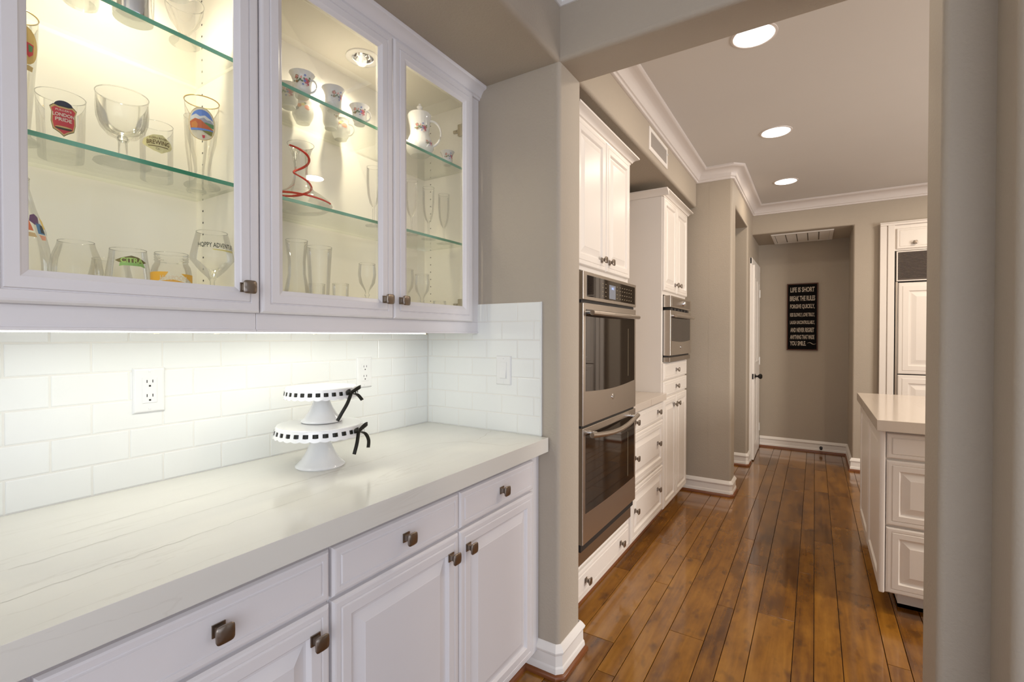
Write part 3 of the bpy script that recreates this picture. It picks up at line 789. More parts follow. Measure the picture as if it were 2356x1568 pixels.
# ------------------------------------------------------------------ text helper
def text_mesh(txt, w=None, h=None, extrude=0.0, bold=0.0):
    """verts, faces of a line of text, centred, size w x h"""
    cu = bpy.data.curves.new('t', 'FONT'); cu.body = txt; cu.size = 1; cu.extrude = 0; cu.offset = bold; cu.resolution_u = 3; cu.fill_mode = 'FRONT'
    o = bpy.data.objects.new('t', cu); COL.objects.link(o)
    bpy.context.view_layer.update()
    me = bpy.data.meshes.new_from_object(o)
    vs = [v.co.copy() for v in me.vertices]; fs = [tuple(p.vertices) for p in me.polygons]
    bpy.data.objects.remove(o); bpy.data.curves.remove(cu); bpy.data.meshes.remove(me)
    x0 = min(v.x for v in vs); x1 = max(v.x for v in vs); y0 = min(v.y for v in vs); y1 = max(v.y for v in vs)
    sx = (w/(x1-x0)) if w else (h/(y1-y0)); sy = (h/(y1-y0)) if h else sx
    return [((v.x-(x0+x1)/2)*sx, (v.y-(y0+y1)/2)*sy) for v in vs], fs

def text_obj(parent, name, txt, fn, ca, cb, w, h, mat, lift=0.0, bold=0.0, warp=None):
    vs, fs = text_mesh(txt, w, h, bold=bold)
    mb = MB(); mb.v = [fn(ca+a, cb+(b if not warp else warp(a, b)), lift) for a, b in vs]; mb.f = list(fs); mb.m = [0]*len(fs)
    if isinstance(mat, str): mat = M[mat]
    o_w = ORG[parent.name]
    me = bpy.data.meshes.new(name); me.from_pydata([tuple(Vector(v)-o_w) for v in mb.v], [], mb.f); me.materials.append(mat)
    o = bpy.data.objects.new(name, me); COL.objects.link(o); o.parent = parent; ORG[o.name] = o_w
    return o

# ------------------------------------------------------------------ glassware
def rim(c, r, z, mat, t, th=0.0007, name='rim'):
    build(MB().tube([(c[0]+r*math.cos(2*PI*k/40), c[1]+r*math.sin(2*PI*k/40), c[2]+z) for k in range(40)], th, 6, closed=True), name, mat, t, smooth=True)
def vessel(name, label, cat, c, prof, mat='glass', thick=0.0, seg=40, wob=None, group=None, rimr=True, base=0.004):
    t = thing(name, c, label, cat, group)
    H = prof[-1][1]; r_t = prof[-1][0]
    full = [(0.0005, 0.0)]+prof
    # inner wall back down to the base
    inner = []
    for r, z in reversed(prof):
        if z > base and r > 0.012: inner.append((max(0.001, r-0.0016), max(z, base)))
    stem = min(r for r, z in prof)
    if mat == 'glass':
        mb = MB().lathe(full+inner[:1], c, seg, wob=wob)
        if stem > 0.012 and base > 0.003: mb.disc(max(0.005, prof[0][0]*0.9), (c[0], c[1], c[2]+base), seg)
    else:
        mb = MB().lathe(full+inner+[(0.0005, base)], c, seg, wob=wob)
    build(mb, 'bowl' if cat in ('cup', 'goblet') else 'body', mat, t, smooth=True)
    if rimr and mat == 'glass': rim(c, r_t, H, 'glass', t, 0.0006)
    return t
def rad_at(prof, z):
    for (r0, z0), (r1, z1) in zip(prof[:-1], prof[1:]):
        if z0 <= z <= z1 and z1 > z0: return r0+(r1-r0)*(z-z0)/(z1-z0)
    return prof[-1][0]
def wrapfn(c, prof, a0, off=0.0012):
    """(a,b,h): a along the surface, b height above the vessel base"""
    def fn(a, b, h):
        r = rad_at(prof, b)+off+h
        th = a0+a/max(0.01, rad_at(prof, b)); return (c[0]+r*math.cos(th), c[1]+r*math.sin(th), c[2]+b)
    return fn
def decal(t, name, fn, poly, mat, lift=0.0, sub=6):
    """filled polygon (a,b) wrapped on the vessel: cut in vertical slices so it follows the curve"""
    bm = bmesh.new(); vs = [bm.verts.new((a, b, 0)) for a, b in poly]; bm.faces.new(vs)
    amin = min(p[0] for p in poly); amax = max(p[0] for p in poly); bmin = min(p[1] for p in poly); bmax = max(p[1] for p in poly)
    for k in range(1, sub):
        x = amin+(amax-amin)*k/sub
        bmesh.ops.bisect_plane(bm, geom=bm.verts[:]+bm.edges[:]+bm.faces[:], plane_co=(x, 0, 0), plane_no=(1, 0, 0))
        y = bmin+(bmax-bmin)*k/sub
        bmesh.ops.bisect_plane(bm, geom=bm.verts[:]+bm.edges[:]+bm.faces[:], plane_co=(0, y, 0), plane_no=(0, 1, 0))
    bm.verts.ensure_lookup_table(); bm.verts.index_update()
    mb = MB(); mb.v = [fn(v.co.x, v.co.y, lift) for v in bm.verts]; mb.f = [tuple(v.index for v in f.verts) for f in bm.faces]; mb.m = [0]*len(mb.f)
    bm.free()
    o_w = ORG[t.name]; me = bpy.data.meshes.new(name); me.from_pydata([tuple(Vector(v)-o_w) for v in mb.v], [], mb.f); me.materials.append(mat)
    o = bpy.data.objects.new(name, me); COL.objects.link(o); o.parent = t; ORG[o.name] = o_w
    return o
def ell(ca, cb, ra, rb, n=24, p=1.0):
    return [(ca+ra*math.cos(2*PI*k/n), cb+rb*math.sin(2*PI*k/n)) for k in range(n)]
def camang(c, extra=0.0): return math.atan2(-c[1], -c[0])+extra   # angle that faces the camera

Z1, Z2, Z0 = 1.6930, 2.0050, 1.3905
# pint glass with red shield
c = (-1.395, 0.362, Z1); pf = [(0.034, 0), (0.036, 0.006), (0.0395, 0.15), (0.041, 0.162)]
pf = [(0.037, 0), (0.038, 0.006), (0.0405, 0.11), (0.0415, 0.138)]
t = vessel('pint_glass', 'straight pint glass printed with a red shield, on the middle shelf', 'glass', c, pf, base=0.012)
fn = wrapfn(c, pf, camang(c, 0.10))
def shield(s): return [(-0.024*s, 0.030*s), (-0.017*s, 0.036*s), (-0.008*s, 0.033*s), (0.008*s, 0.033*s), (0.017*s, 0.036*s), (0.024*s, 0.030*s), (0.0205*s, 0.018*s), (0.0215*s, -0.004*s), (0.018*s, -0.021*s), (0.007*s, -0.029*s), (0, -0.036*s), (-0.007*s, -0.029*s), (-0.018*s, -0.021*s), (-0.0215*s, -0.004*s), (-0.0205*s, 0.018*s)]
S = lambda poly, dz: [(a, b+dz) for a, b in poly]
# text faces: along increasing angle is to the left seen from outside, so mirror a
def mir(fn): return lambda a, b, h: fn(a, b, h)
cz = 0.073
decal(t, 'print', fn, ell(0, cz+0.031, 0.0150, 0.011), flat('print_navy', (0.03, 0.035, 0.07)), 0.0001)
decal(t, 'print', fn, S(shield(0.92), cz), flat('print_dark', (0.06, 0.05, 0.03)), 0.0003)
decal(t, 'print', fn, S(shield(0.88), cz), flat('print_gold', (0.62, 0.45, 0.20)), 0.0006)
decal(t, 'print', fn, S(shield(0.78), cz), flat('print_red', (0.60, 0.055, 0.075)), 0.0009)
decal(t, 'print', fn, ell(0, cz-0.016, 0.013, 0.0035), flat('print_dark', (0, 0, 0)), 0.0012)
decal(t, 'print', fn, ell(0, cz-0.0135, 0.013, 0.0016), flat('print_gold', (0, 0, 0)), 0.0014)
W_ = flat('print_white', (0.80, 0.74, 0.66))
text_obj(t, 'lettering', "FULLER'S", fn, 0, cz+0.0215, 0.024, 0.0040, W_, 0.0014, 0.01)
text_obj(t, 'lettering', "LONDON", fn, 0, cz+0.0120, 0.033, 0.0072, W_, 0.0014, 0.02)
text_obj(t, 'lettering', "PRIDE", fn, 0, cz+0.0020, 0.025, 0.0072, W_, 0.0014, 0.02)
# faceted goblet
c = (-1.317, 0.446, Z1)
pf = [(0.052, 0), (0.051, 0.003), (0.030, 0.007), (0.011, 0.012), (0.0085, 0.020), (0.0085, 0.050), (0.013, 0.058), (0.028, 0.064), (0.040, 0.078), (0.0465, 0.098), (0.048, 0.120), (0.047, 0.143), (0.0475, 0.154)]
t = thing('goblet', c, 'large clear goblet with dimpled bowl, centre of the middle shelf', 'goblet')
build(MB().lathe([(0.0005, 0)]+pf, c, 60, wob=lambda a, z: 1-0.045*max(0, math.cos(a*12))*(1 if 0.062 < z < 0.115 else 0)), 'body', 'glass', t, smooth=True)
build(MB().lathe([(0.001, 0.066), (0.016, 0.068), (0.030, 0.074), (0.040, 0.088), (0.0442, 0.105), (0.0455, 0.130), (0.0455, 0.152)], c, 36), 'inner_wall', 'glass', t, smooth=True)
build(MB().lathe([(0.0005, 0.051), (0.008, 0.053), (0.0105, 0.058), (0.0085, 0.063), (0.0005, 0.066)], c, 20), 'stem_knop', 'glass', t, smooth=True)
rim(c, 0.0475, 0.154, 'glass', t, 0.0012)
# small brewery tumbler
c = (-1.385, 0.538, Z1); pf = [(0.033, 0), (0.034, 0.004), (0.033, 0.012), (0.0335, 0.05), (0.034, 0.138)]
t = vessel('tumbler', 'small clear tumbler with a pale yellow brewery badge', 'glass', c, pf, base=0.020)
fn = wrapfn(c, pf, camang(c, 0.04)); cz = 0.085
decal(t, 'print', fn, [(-0.033, cz-0.002), (-0.028, cz+0.008), (-0.008, cz+0.018), (0.010, cz+0.020), (0.030, cz+0.006), (0.034, cz-0.004), (0.028, cz-0.012), (0.008, cz-0.025), (-0.008, cz-0.020), (-0.028, cz-0.008)], flat('print_pale_yellow', (0.72, 0.66, 0.36)), 0.0002)
BR = flat('print_brown', (0.16, 0.10, 0.03))
text_obj(t, 'lettering', 'KERN RIVER', fn, 0.002, cz+0.0105, 0.034, 0.0050, BR, 0.0006)
text_obj(t, 'lettering', 'BREWING', fn, 0.002, cz+0.0005, 0.046, 0.0105, BR, 0.0006, 0.015)
text_obj(t, 'lettering', 'Co.', fn, 0.001, cz-0.0145, 0.008, 0.0052, BR, 0.0006)
decal(t, 'print', fn, [(-0.018, cz-0.0080), (0.022, cz-0.0080), (0.022, cz-0.0098), (-0.018, cz-0.0098)], BR, 0.0006)
# tall pilsner with alpine picture and gold rim
c = (-1.345, 0.627, Z1)
c = (-1.345, 0.624, Z1)
pf = [(0.040, 0), (0.041, 0.003), (0.038, 0.007), (0.022, 0.013), (0.0165, 0.022), (0.0180, 0.050), (0.0225, 0.080), (0.0315, 0.118), (0.0355, 0.155), (0.0385, 0.220)]
t = vessel('pilsner_glass', 'tall footed glass with a round mountain village picture and gold rim', 'glass', c, pf, base=0.0)
rim(c, 0.0387, 0.221, 'gold', t, 0.0012, 'gold_rim')
fn = wrapfn(c, pf, camang(c, 0.0)); cz = 0.152
decal(t, 'print', fn, ell(0, cz, 0.0315, 0.0405), flat('print_gold', (0, 0, 0)), 0.0002)
decal(t, 'print', fn, ell(0, cz, 0.0300, 0.0390), flat('print_cream', (0.75, 0.68, 0.52)), 0.0004)
def clipell(a0, b0, a1, b1, ra=0.0265, rb=0.034, n=28):
    pts = []
    for k in range(n):
        a = ra*math.cos(2*PI*k/n); b = rb*math.sin(2*PI*k/n)
        pts.append((min(a1, max(a0, a)), cz+min(b1, max(b0, b))))
    out = []
    for p in pts:
        if not out or (abs(p[0]-out[-1][0])+abs(p[1]-out[-1][1])) > 1e-5: out.append(p)
    return out
decal(t, 'print', fn, clipell(-1, 0.008, 1, 1), flat('print_sky', (0.14, 0.26, 0.68)), 0.0007)
CR = flat('print_cloud', (0.72, 0.72, 0.72))
decal(t, 'print', fn, [(-0.025, cz+0.008), (-0.023, cz+0.016), (-0.012, cz+0.022), (-0.004, cz+0.017), (0.006, cz+0.021), (0.014, cz+0.016), (0.024, cz+0.012), (0.025, cz+0.006)], CR, 0.0010)
decal(t, 'print', fn, [(-0.006, cz+0.010), (0.004, cz+0.015), (0.010, cz+0.010), (0.018, cz+0.012), (0.025, cz+0.004), (-0.008, cz+0.003)], flat('print_grey', (0.35, 0.36, 0.45)), 0.0012)
decal(t, 'print', fn, [(-0.026, cz+0.004), (0.026, cz+0.004), (0.026, cz-0.006), (-0.026, cz-0.006)], flat('print_green', (0.12, 0.28, 0.12)), 0.0013)
decal(t, 'print', fn, [(-0.026, cz+0.002), (-0.014, cz+0.011), (-0.002, cz+0.008), (0.006, cz+0.001), (0.025, cz-0.010), (0.016, cz-0.013), (-0.024, cz-0.016)], flat('print_rust', (0.55, 0.13, 0.04)), 0.0016)
decal(t, 'print', fn, [(-0.022, cz-0.001), (-0.013, cz+0.004), (-0.008, cz-0.003), (-0.010, cz-0.013), (-0.021, cz-0.012)], flat('print_orange', (0.65, 0.25, 0.06)), 0.0019)
decal(t, 'print', fn, [(-0.024, cz-0.013), (0.024, cz-0.011), (0.023, cz-0.016), (-0.023, cz-0.018)], flat('print_sky', (0, 0, 0)), 0.0019)
decal(t, 'print', fn, [(0.0, cz-0.017), (0.023, cz-0.014), (0.020, cz-0.026), (0.006, cz-0.021)], flat('print_olive', (0.22, 0.22, 0.05)), 0.0021)
decal(t, 'print', fn, [(0.0, cz-0.028), (0.006, cz-0.028), (0.005, cz-0.034), (0.003, cz-0.036), (0.001, cz-0.034)], flat('print_red', (0, 0, 0)), 0.0021)
# ribbed tall glass at right of the shelf
c = (-1.275, 0.630, Z1); pf = [(0.022, 0), (0.023, 0.004), (0.016, 0.018), (0.0175, 0.06), (0.026, 0.12), (0.029, 0.185)]
vessel('tall_glass', 'tall ribbed clear glass at the right end of the middle shelf', 'glass', (-1.285, 0.648-0.030, Z1) if False else (-1.405, 0.637, Z1), [(0.022, 0), (0.023, 0.004), (0.016, 0.018), (0.0175, 0.06), (0.024, 0.12), (0.027, 0.20)], wob=lambda a, z: 1+0.03*math.cos(10*a))
# tall glass with yellow badge at left edge
c = (-1.340, 0.280, Z1); pf = [(0.034, 0), (0.035, 0.004), (0.022, 0.014), (0.021, 0.03), (0.026, 0.10), (0.033, 0.20), (0.034, 0.25)]
t = vessel('weizen_glass', 'tall beer glass with yellow badge and gold rim, half hidden by the left door stile', 'glass', c, pf)
rim(c, 0.0342, 0.251, 'gold', t, 0.0011, 'gold_rim')
fn = wrapfn(c, pf, camang(c, 0.25))
decal(t, 'print', fn, ell(0, 0.185, 0.030, 0.038), flat('print_mustard', (0.66, 0.46, 0.16)), 0.0002)
decal(t, 'print', fn, [(0.004, 0.192), (0.020, 0.190), (0.019, 0.172), (0.012, 0.164), (0.005, 0.170)], flat('print_red', (0, 0, 0)), 0.0006)
decal(t, 'print', fn, [(0.010, 0.188), (0.018, 0.187), (0.017, 0.176), (0.011, 0.174)], flat('print_green', (0, 0, 0)), 0.0009)
decal(t, 'print', fn, [(-0.026, 0.150), (0.020, 0.148), (0.018, 0.138), (-0.02, 0.138)], flat('print_gold', (0, 0, 0)), 0.0006)
# top shelf of left cabinet
vessel('steel_tumbler', 'shiny steel tumbler on the top shelf of the left cabinet', 'tumbler', (-1.276, 0.453, Z2), [(0.036, 0), (0.037, 0.004), (0.038, 0.15)], mat='chrome')
c = (-1.279, 0.556, Z2)
t = vessel('footed_glass', 'clear footed glass beside the steel tumbler on the top shelf', 'glass', c, [(0.031, 0), (0.031, 0.004), (0.015, 0.014), (0.012, 0.026), (0.017, 0.036), (0.030, 0.055), (0.038, 0.080), (0.040, 0.100)])
vessel('saucer_dish', 'cream dish resting on top of the footed glass, top shelf', 'dish', (-1.275, 0.534, Z2+0.1012), [(0.028, 0), (0.030, 0.004), (0.034, 0.008), (0.052, 0.022), (0.054, 0.028)], mat='bone')
vessel('clear_glass', 'clear glass at the left end of the top shelf', 'glass', (-1.310, 0.372, Z2), [(0.028, 0), (0.029, 0.004), (0.031, 0.012), (0.036, 0.11)])
# bottom shelf, left cabinet
c = (-1.350, 0.279, Z0); pf = [(0.050, 0), (0.054, 0.006), (0.055, 0.03), (0.054, 0.07), (0.050, 0.10), (0.043, 0.135), (0.031, 0.175), (0.0215, 0.215), (0.022, 0.235)]
t = vessel('flask', 'cone-shaped clear flask with colourful stickers, bottom left', 'flask', c, pf)
fn = wrapfn(c, pf, camang(c, 0.42))
for poly, nm, colr in [([(0.006, 0.158), (0.014, 0.162), (0.021, 0.156), (0.020, 0.143), (0.012, 0.139), (0.003, 0.146)], 'sticker_purple', (0.13, 0.045, 0.15)),
                       ([(-0.022, 0.150), (0.003, 0.146), (0.008, 0.126), (-0.022, 0.128)], 'sticker_coral', (0.78, 0.20, 0.08)),
                       ([(0.013, 0.144), (0.024, 0.143), (0.033, 0.122), (0.016, 0.122)], 'sticker_blue', (0.08, 0.22, 0.46)),
                       ([(0.021, 0.141), (0.027, 0.140), (0.032, 0.124), (0.022, 0.125)], 'sticker_black', (0.03, 0.03, 0.035)),
                       ([(0.024, 0.158), (0.033, 0.150), (0.036, 0.134), (0.029, 0.134)], 'sticker_amber', (0.75, 0.50, 0.08)),
                       ([(0.037, 0.150), (0.044, 0.120), (0.038, 0.126)], 'sticker_grey', (0.35, 0.34, 0.38)),
                       ([(0.017, 0.120), (0.035, 0.120), (0.032, 0.111), (0.022, 0.110)], 'sticker_salmon', (0.80, 0.36, 0.24)),
                       ([(-0.022, 0.124), (0.010, 0.122), (0.013, 0.114), (-0.020, 0.114)], 'sticker_sand', (0.70, 0.52, 0.28)),
                       ([(-0.024, 0.165), (-0.004, 0.156), (0.004, 0.149), (-0.022, 0.152)], 'sticker_lime', (0.62, 0.60, 0.18))]:
    decal(t, 'sticker', fn, poly, flat(nm, colr), 0.0004+0.0003*(nm in ('sticker_black', 'sticker_amber')))
vessel('round_decanter', 'round-bodied clear glass beside the flask on the bottom shelf', 'glass', (-1.375, 0.380, Z0), [(0.026, 0), (0.030, 0.004), (0.042, 0.03), (0.046, 0.06), (0.042, 0.09), (0.033, 0.115), (0.031, 0.125)])
vessel('stemless_glass', 'plain stemless glass between the flask and the green-badged glass', 'glass', (-1.420, 0.455, Z0), [(0.024, 0), (0.030, 0.004), (0.041, 0.03), (0.043, 0.05), (0.036, 0.085), (0.034, 0.10)])
c = (-1.330, 0.459, Z0); pf = [(0.024, 0), (0.029, 0.004), (0.040, 0.03), (0.042, 0.055), (0.036, 0.095), (0.034, 0.115)]
t = vessel('tulip_glass', 'rounded tulip glass with a small green hop badge, bottom shelf', 'glass', c, pf)
fn = wrapfn(c, pf, camang(c, 0.15)); cz = 0.086
decal(t, 'print', fn, [(-0.030, cz), (-0.018, cz+0.006), (0, cz+0.012), (0.012, cz+0.009), (0.030, cz-0.001), (0.020, cz-0.006), (-0.018, cz-0.006)], flat('print_moss', (0.20, 0.17, 0.06)), 0.0002)
decal(t, 'print', fn, [(-0.020, cz-0.004), (0.022, cz-0.004), (0.026, cz-0.014), (0.016, cz-0.011), (-0.014, cz-0.011), (-0.022, cz-0.013)], flat('print_leaf', (0.30, 0.52, 0.16)), 0.0006)
text_obj(t, 'lettering', 'CITRA', fn, 0.001, cz+0.001, 0.040, 0.0115, flat('print_lime', (0.45, 0.66, 0.18)), 0.0009, 0.03)
# mason jar
c = (-1.300, 0.534, Z0); pf = [(0.034, 0), (0.039, 0.004), (0.0405, 0.010), (0.0405, 0.068), (0.038, 0.082), (0.0335, 0.090), (0.0325, 0.094), (0.0345, 0.097), (0.0330, 0.100), (0.0345, 0.103), (0.0330, 0.106), (0.0345, 0.109), (0.0335, 0.114)]
t = vessel('mason_jar', 'threaded clear jar with an orange printed band', 'jar', c, pf)
fn = wrapfn(c, pf, camang(c, 0.0)); OR = flat('print_orange_bright', (0.86, 0.46, 0.05))
decal(t, 'print', fn, [(-0.055, 0.066), (-0.040, 0.067), (-0.006, 0.067), (-0.012, 0.056), (-0.026, 0.046), (-0.055, 0.040)], OR, 0.0002, 10)
decal(t, 'print', fn, [(0.055, 0.064), (0.018, 0.064), (0.028, 0.056), (0.055, 0.040)], OR, 0.0002, 8)
decal(t, 'print', fn, [(-0.055, 0.038), (0.0, 0.050), (0.055, 0.038), (0.055, 0.012), (-0.055, 0.012)], OR, 0.0002, 12)
text_obj(t, 'lettering', 'HARPOON', fn, 0.004, 0.053, 0.052, 0.011, flat('print_pale', (0.80, 0.66, 0.48)), 0.0008, 0.02)
# hexagonal stem glass with lettering
c = (-1.285, 0.618, Z0); pf = [(0.036, 0), (0.036, 0.003), (0.012, 0.008), (0.0055, 0.018), (0.0052, 0.055), (0.010, 0.064), (0.028, 0.082), (0.0475, 0.108), (0.0485, 0.114), (0.042, 0.145), (0.034, 0.178)]
t = vessel('stem_glass', 'angular stemmed beer glass with black curved lettering, bottom right', 'glass', c, pf, base=0)
fn = wrapfn(c, pf, camang(c, 0.08))
text_obj(t, 'lettering', 'HOPPY ADVENTURE', fn, 0.010, 0.141, 0.088, 0.0120, flat('print_black', (0.05, 0.055, 0.04)), 0.0003, 0.015)
decal(t, 'print', fn, [(-0.004, 0.1315), (0.05, 0.1315), (0.05, 0.127), (0.0, 0.1285)], flat('print_straw', (0.75, 0.66, 0.28)), 0.0003)

# ---- china
def flowers(t, fn, ca, cb, s, seed):
    rnd = random.Random(seed)
    cols = [flat('flower_pink', (0.72, 0.16, 0.22)), flat('flower_rose', (0.50, 0.06, 0.10)), flat('flower_leaf', (0.12, 0.20, 0.09)), flat('flower_blue', (0.18, 0.25, 0.60)), flat('flower_brown', (0.32, 0.20, 0.08)), flat('flower_blush', (0.85, 0.42, 0.36))]
    specs = [(-0.014, 0.005, .0048, 4), (-0.014, 0.005, .0036, 5), (-0.0145, 0.0045, .0016, 1), (0.008, -0.001, .0064, 0), (0.009, -0.002, .0034, 1), (0.0035, -0.002, .0030, 3), (0.014, 0.002, .0030, 4), (0.004, 0.010, .0024, 3), (-0.004, 0.005, .0026, 5), (0.012, -0.008, .0026, 1),
             (-0.013, -0.005, .0034, 4), (-0.006, 0.0, .0026, 2), (-0.002, -0.003, .0022, 2), (0.0, -0.011, .0022, 3), (0.008, -0.012, .0018, 5), (-0.019, -0.004, .0018, 2), (0.015, 0.007, .0020, 2), (-0.009, -0.003, .0018, 2), (0.002, 0.003, .0018, 2)]
    mbs = {}
    for i, (a, b, r, k) in enumerate(specs):
        mb = mbs.setdefault(k, MB()); n = 9
        vs = [fn(ca+s*a, cb+s*b, 0.0003+0.00005*i)]+[fn(ca+s*(a+r*(1+rnd.uniform(-.25, .25))*math.cos(2*PI*j/n)), cb+s*(b+r*(1+rnd.uniform(-.25, .25))*math.sin(2*PI*j/n)), 0.0003+0.00005*i) for j in range(n)]
        mb.add(vs, [(0, 1+j, 1+(j+1) % n) for j in range(n)])
    full = MB(); mats = []
    for k, mb in mbs.items():
        full.add(mb.v, mb.f, len(mats)); mats.append(cols[k])
    o_w = ORG[t.name]; me = bpy.data.meshes.new('flower_print'); me.from_pydata([tuple(Vector(v)-o_w) for v in full.v], [], full.f)
    for m in mats: me.materials.append(m)
    for p, i in zip(me.polygons, full.m): p.material_index = i
    o = bpy.data.objects.new('flower_print', me); COL.objects.link(o); o.parent = t; ORG[o.name] = o_w
def handle(t, c, ang, r0, z0, z1, out, mat='bone', th=0.0023):
    pts = []
    for k in range(15):
        a = PI*k/14; r = r0+out*math.sin(a)*(1.0); z = z1+(z0-z1)*(1-math.cos(a))/2
        pts.append((c[0]+r*math.cos(ang), c[1]+r*math.sin(ang), c[2]+z))
    build(MB().tube(pts, th, 8, rs=[th*(1.0+0.25*math.cos(2*PI*k/14)) for k in range(15)]), 'handle', mat, t, smooth=True)
CUP = [(0.019, 0), (0.0195, 0.004), (0.017, 0.007), (0.021, 0.011), (0.0250, 0.018), (0.0255, 0.026), (0.0245, 0.034), (0.0255, 0.046), (0.0300, 0.058), (0.0355, 0.067)]
def teacup(c, label, s=1.0, hang=0.9, fa=0.0, seed=1, hd=True, tall=1.0):
    pf = [(r*s, z*s*tall) for r, z in CUP]
    t = vessel('teacup', label, 'cup', c, pf, mat='bone', wob=lambda a, z: 1+0.012*math.cos(14*a)*(z > 0.03), rimr=False)
    fn = wrapfn(c, pf, camang(c, fa), 0.0008)
    flowers(t, fn, 0.0, 0.041*s*tall, 1.22*s, seed)
    if hd: handle(t, c, camang(c)+hang, 0.0255*s, 0.014*s, 0.050*s*tall, 0.017*s)
    return t
teacup((-1.272, 0.862, Z2), 'flowered white teacup, leftmost on the front of the top shelf', 1.0, 1.15, 0.1, 1)
teacup((-1.268, 0.966, Z2), 'white flared cup with small roses, between two handled teacups', 0.95, 2.9, 0.75, 2, False, 1.08)
teacup((-1.277, 1.075, Z2), 'flowered white teacup on the top shelf below the puck light', 0.90, 1.2, 0.05, 3)
teacup((-1.365, 0.880, Z2), 'white teacup in the back row at the far left of the top shelf', 1.0, -1.5, -0.3, 4, False)
teacup((-1.385, 1.045, Z2), 'white cup in the back row, behind the flared cup', 1.0, 2.6, 1.4, 5, False, 1.1)
def fruitcup(c, label, hd):
    pf = [(0.021, 0), (0.022, 0.004), (0.026, 0.010), (0.032, 0.024), (0.033, 0.038), (0.029, 0.052), (0.026, 0.062), (0.028, 0.070)]
    t = vessel('fruit_cup', label, 'cup', c, pf, mat='bone', rimr=False)
    fn = wrapfn(c, pf, camang(c, 0.1), 0.0008)
    for a, b, r, nm, colr in [(-0.014, 0.046, .0075, 'fruit_peach', (0.82, 0.30, 0.12)), (-0.003, 0.050, .0060, 'fruit_yellow', (0.85, 0.68, 0.20)), (0.011, 0.042, .0095, 'fruit_red', (0.80, 0.20, 0.08)), (-0.022, 0.038, .008, 'fruit_shade', (0.25, 0.27, 0.25)), (0.004, 0.056, .004, 'flower_leaf', (0, 0, 0))]:
        decal(t, 'fruit_print', fn, ell(a, b, r, r*0.9, 12), flat(nm, colr), 0.0003+r*0.02, 3)
    if hd: handle(t, c, camang(c)+1.15, 0.030, 0.014, 0.054, 0.020)
fruitcup((-1.425, 0.968, Z2), 'white cup painted with fruit, without visible handle, back row', False)
fruitcup((-1.430, 1.120, Z2), 'white cup painted with red and yellow fruit, with round handle, back row', True)
teacup((-1.275, 1.520, Z2), 'small flowered cup at the right end of the top shelf', 0.82, 2.6, 0.45, 6, False)
# coffee pot
c = (-1.300, 1.385, Z2)
pf = [(0.034, 0), (0.036, 0.004), (0.047, 0.014), (0.053, 0.030), (0.052, 0.044), (0.044, 0.064), (0.037, 0.080), (0.0355, 0.092), (0.0375, 0.112), (0.0415, 0.134), (0.0450, 0.152), (0.0450, 0.156)]
t = vessel('coffee_pot', 'tall fluted white coffee pot with rose sprays and a domed lid', 'pot', c, pf, mat='bone', wob=lambda a, z: 1+0.016*math.cos(16*a)*(z > 0.02), rimr=False)
build(MB().lathe([(0.0440, 0.156), (0.042, 0.161), (0.030, 0.167), (0.014, 0.170), (0.008, 0.173), (0.0065, 0.178), (0.0105, 0.184), (0.0110, 0.189), (0.007, 0.194), (0.004, 0.197), (0.005, 0.200), (0.0005, 0.203)], c, 32), 'lid', 'bone', t, smooth=True)
handle(t, c, camang(c)+1.35, 0.040, 0.035, 0.135, 0.042, th=0.004)
sp = camang(c)-1.45
build(MB().tube([(c[0]+r*math.cos(sp), c[1]+r*math.sin(sp), c[2]+z) for r, z in ((0.040, 0.035), (0.062, 0.055), (0.068, 0.090), (0.080, 0.125))], 0.008, 12, rs=[0.014, 0.011, 0.008, 0.006]), 'spout', 'bone', t, smooth=True)
fn = wrapfn(c, pf, camang(c, 0.15), 0.0015)
flowers(t, fn, 0.002, 0.100, 1.25, 11); flowers(t, fn, 0.032, 0.040, 0.85, 12)

# decanter with red spiral
c = (-1.345, 0.906, Z1)
pf = [(0.055, 0), (0.070, 0.003), (0.088, 0.013), (0.092, 0.022), (0.085, 0.034), (0.064, 0.050), (0.040, 0.064), (0.027, 0.082), (0.0205, 0.105), (0.019, 0.130), (0.0225, 0.160), (0.031, 0.190), (0.0385, 0.205)]
t = vessel('wine_decanter', 'wide-based clear decanter wound with a red glass ribbon', 'decanter', c, pf, base=0.0)
pts = []
for k in range(121):
    q = k/120; z = 0.022+0.172*(q**1.15); a = camang(c)+1.1-2*PI*2.35*q*1.0
    r = rad_at(pf, z)+0.0012; pts.append((c[0]+r*math.cos(a), c[1]+r*math.sin(a), c[2]+z))
build(MB().tube(pts, 0.0028, 6, rs=[0.0024+0.0014*abs(math.sin(k/120*6)) for k in range(121)]), 'red_spiral', flat('red_glass_ribbon', (0.62, 0.05, 0.03), 0.2), t, smooth=True)
# champagne flutes
FL = [(0.028, 0), (0.028, 0.002), (0.009, 0.006), (0.0035, 0.014), (0.0032, 0.062), (0.006, 0.070), (0.013, 0.080), (0.020, 0.110), (0.023, 0.150), (0.0225, 0.205)]
for i, (x, y, lb) in enumerate([(-1.300, 1.340, 'champagne flute, left of three tall flutes behind the right door'), (-1.305, 1.440, 'champagne flute, middle of three tall flutes behind the right door'), (-1.315, 1.545, 'champagne flute, right of three tall flutes behind the right door'),
                                (-1.310, 1.163, 'champagne flute half hidden behind the middle door frame')]):
    vessel('champagne_flute', lb, 'glass', (x, y, Z1), FL, base=0, group='champagne flutes')
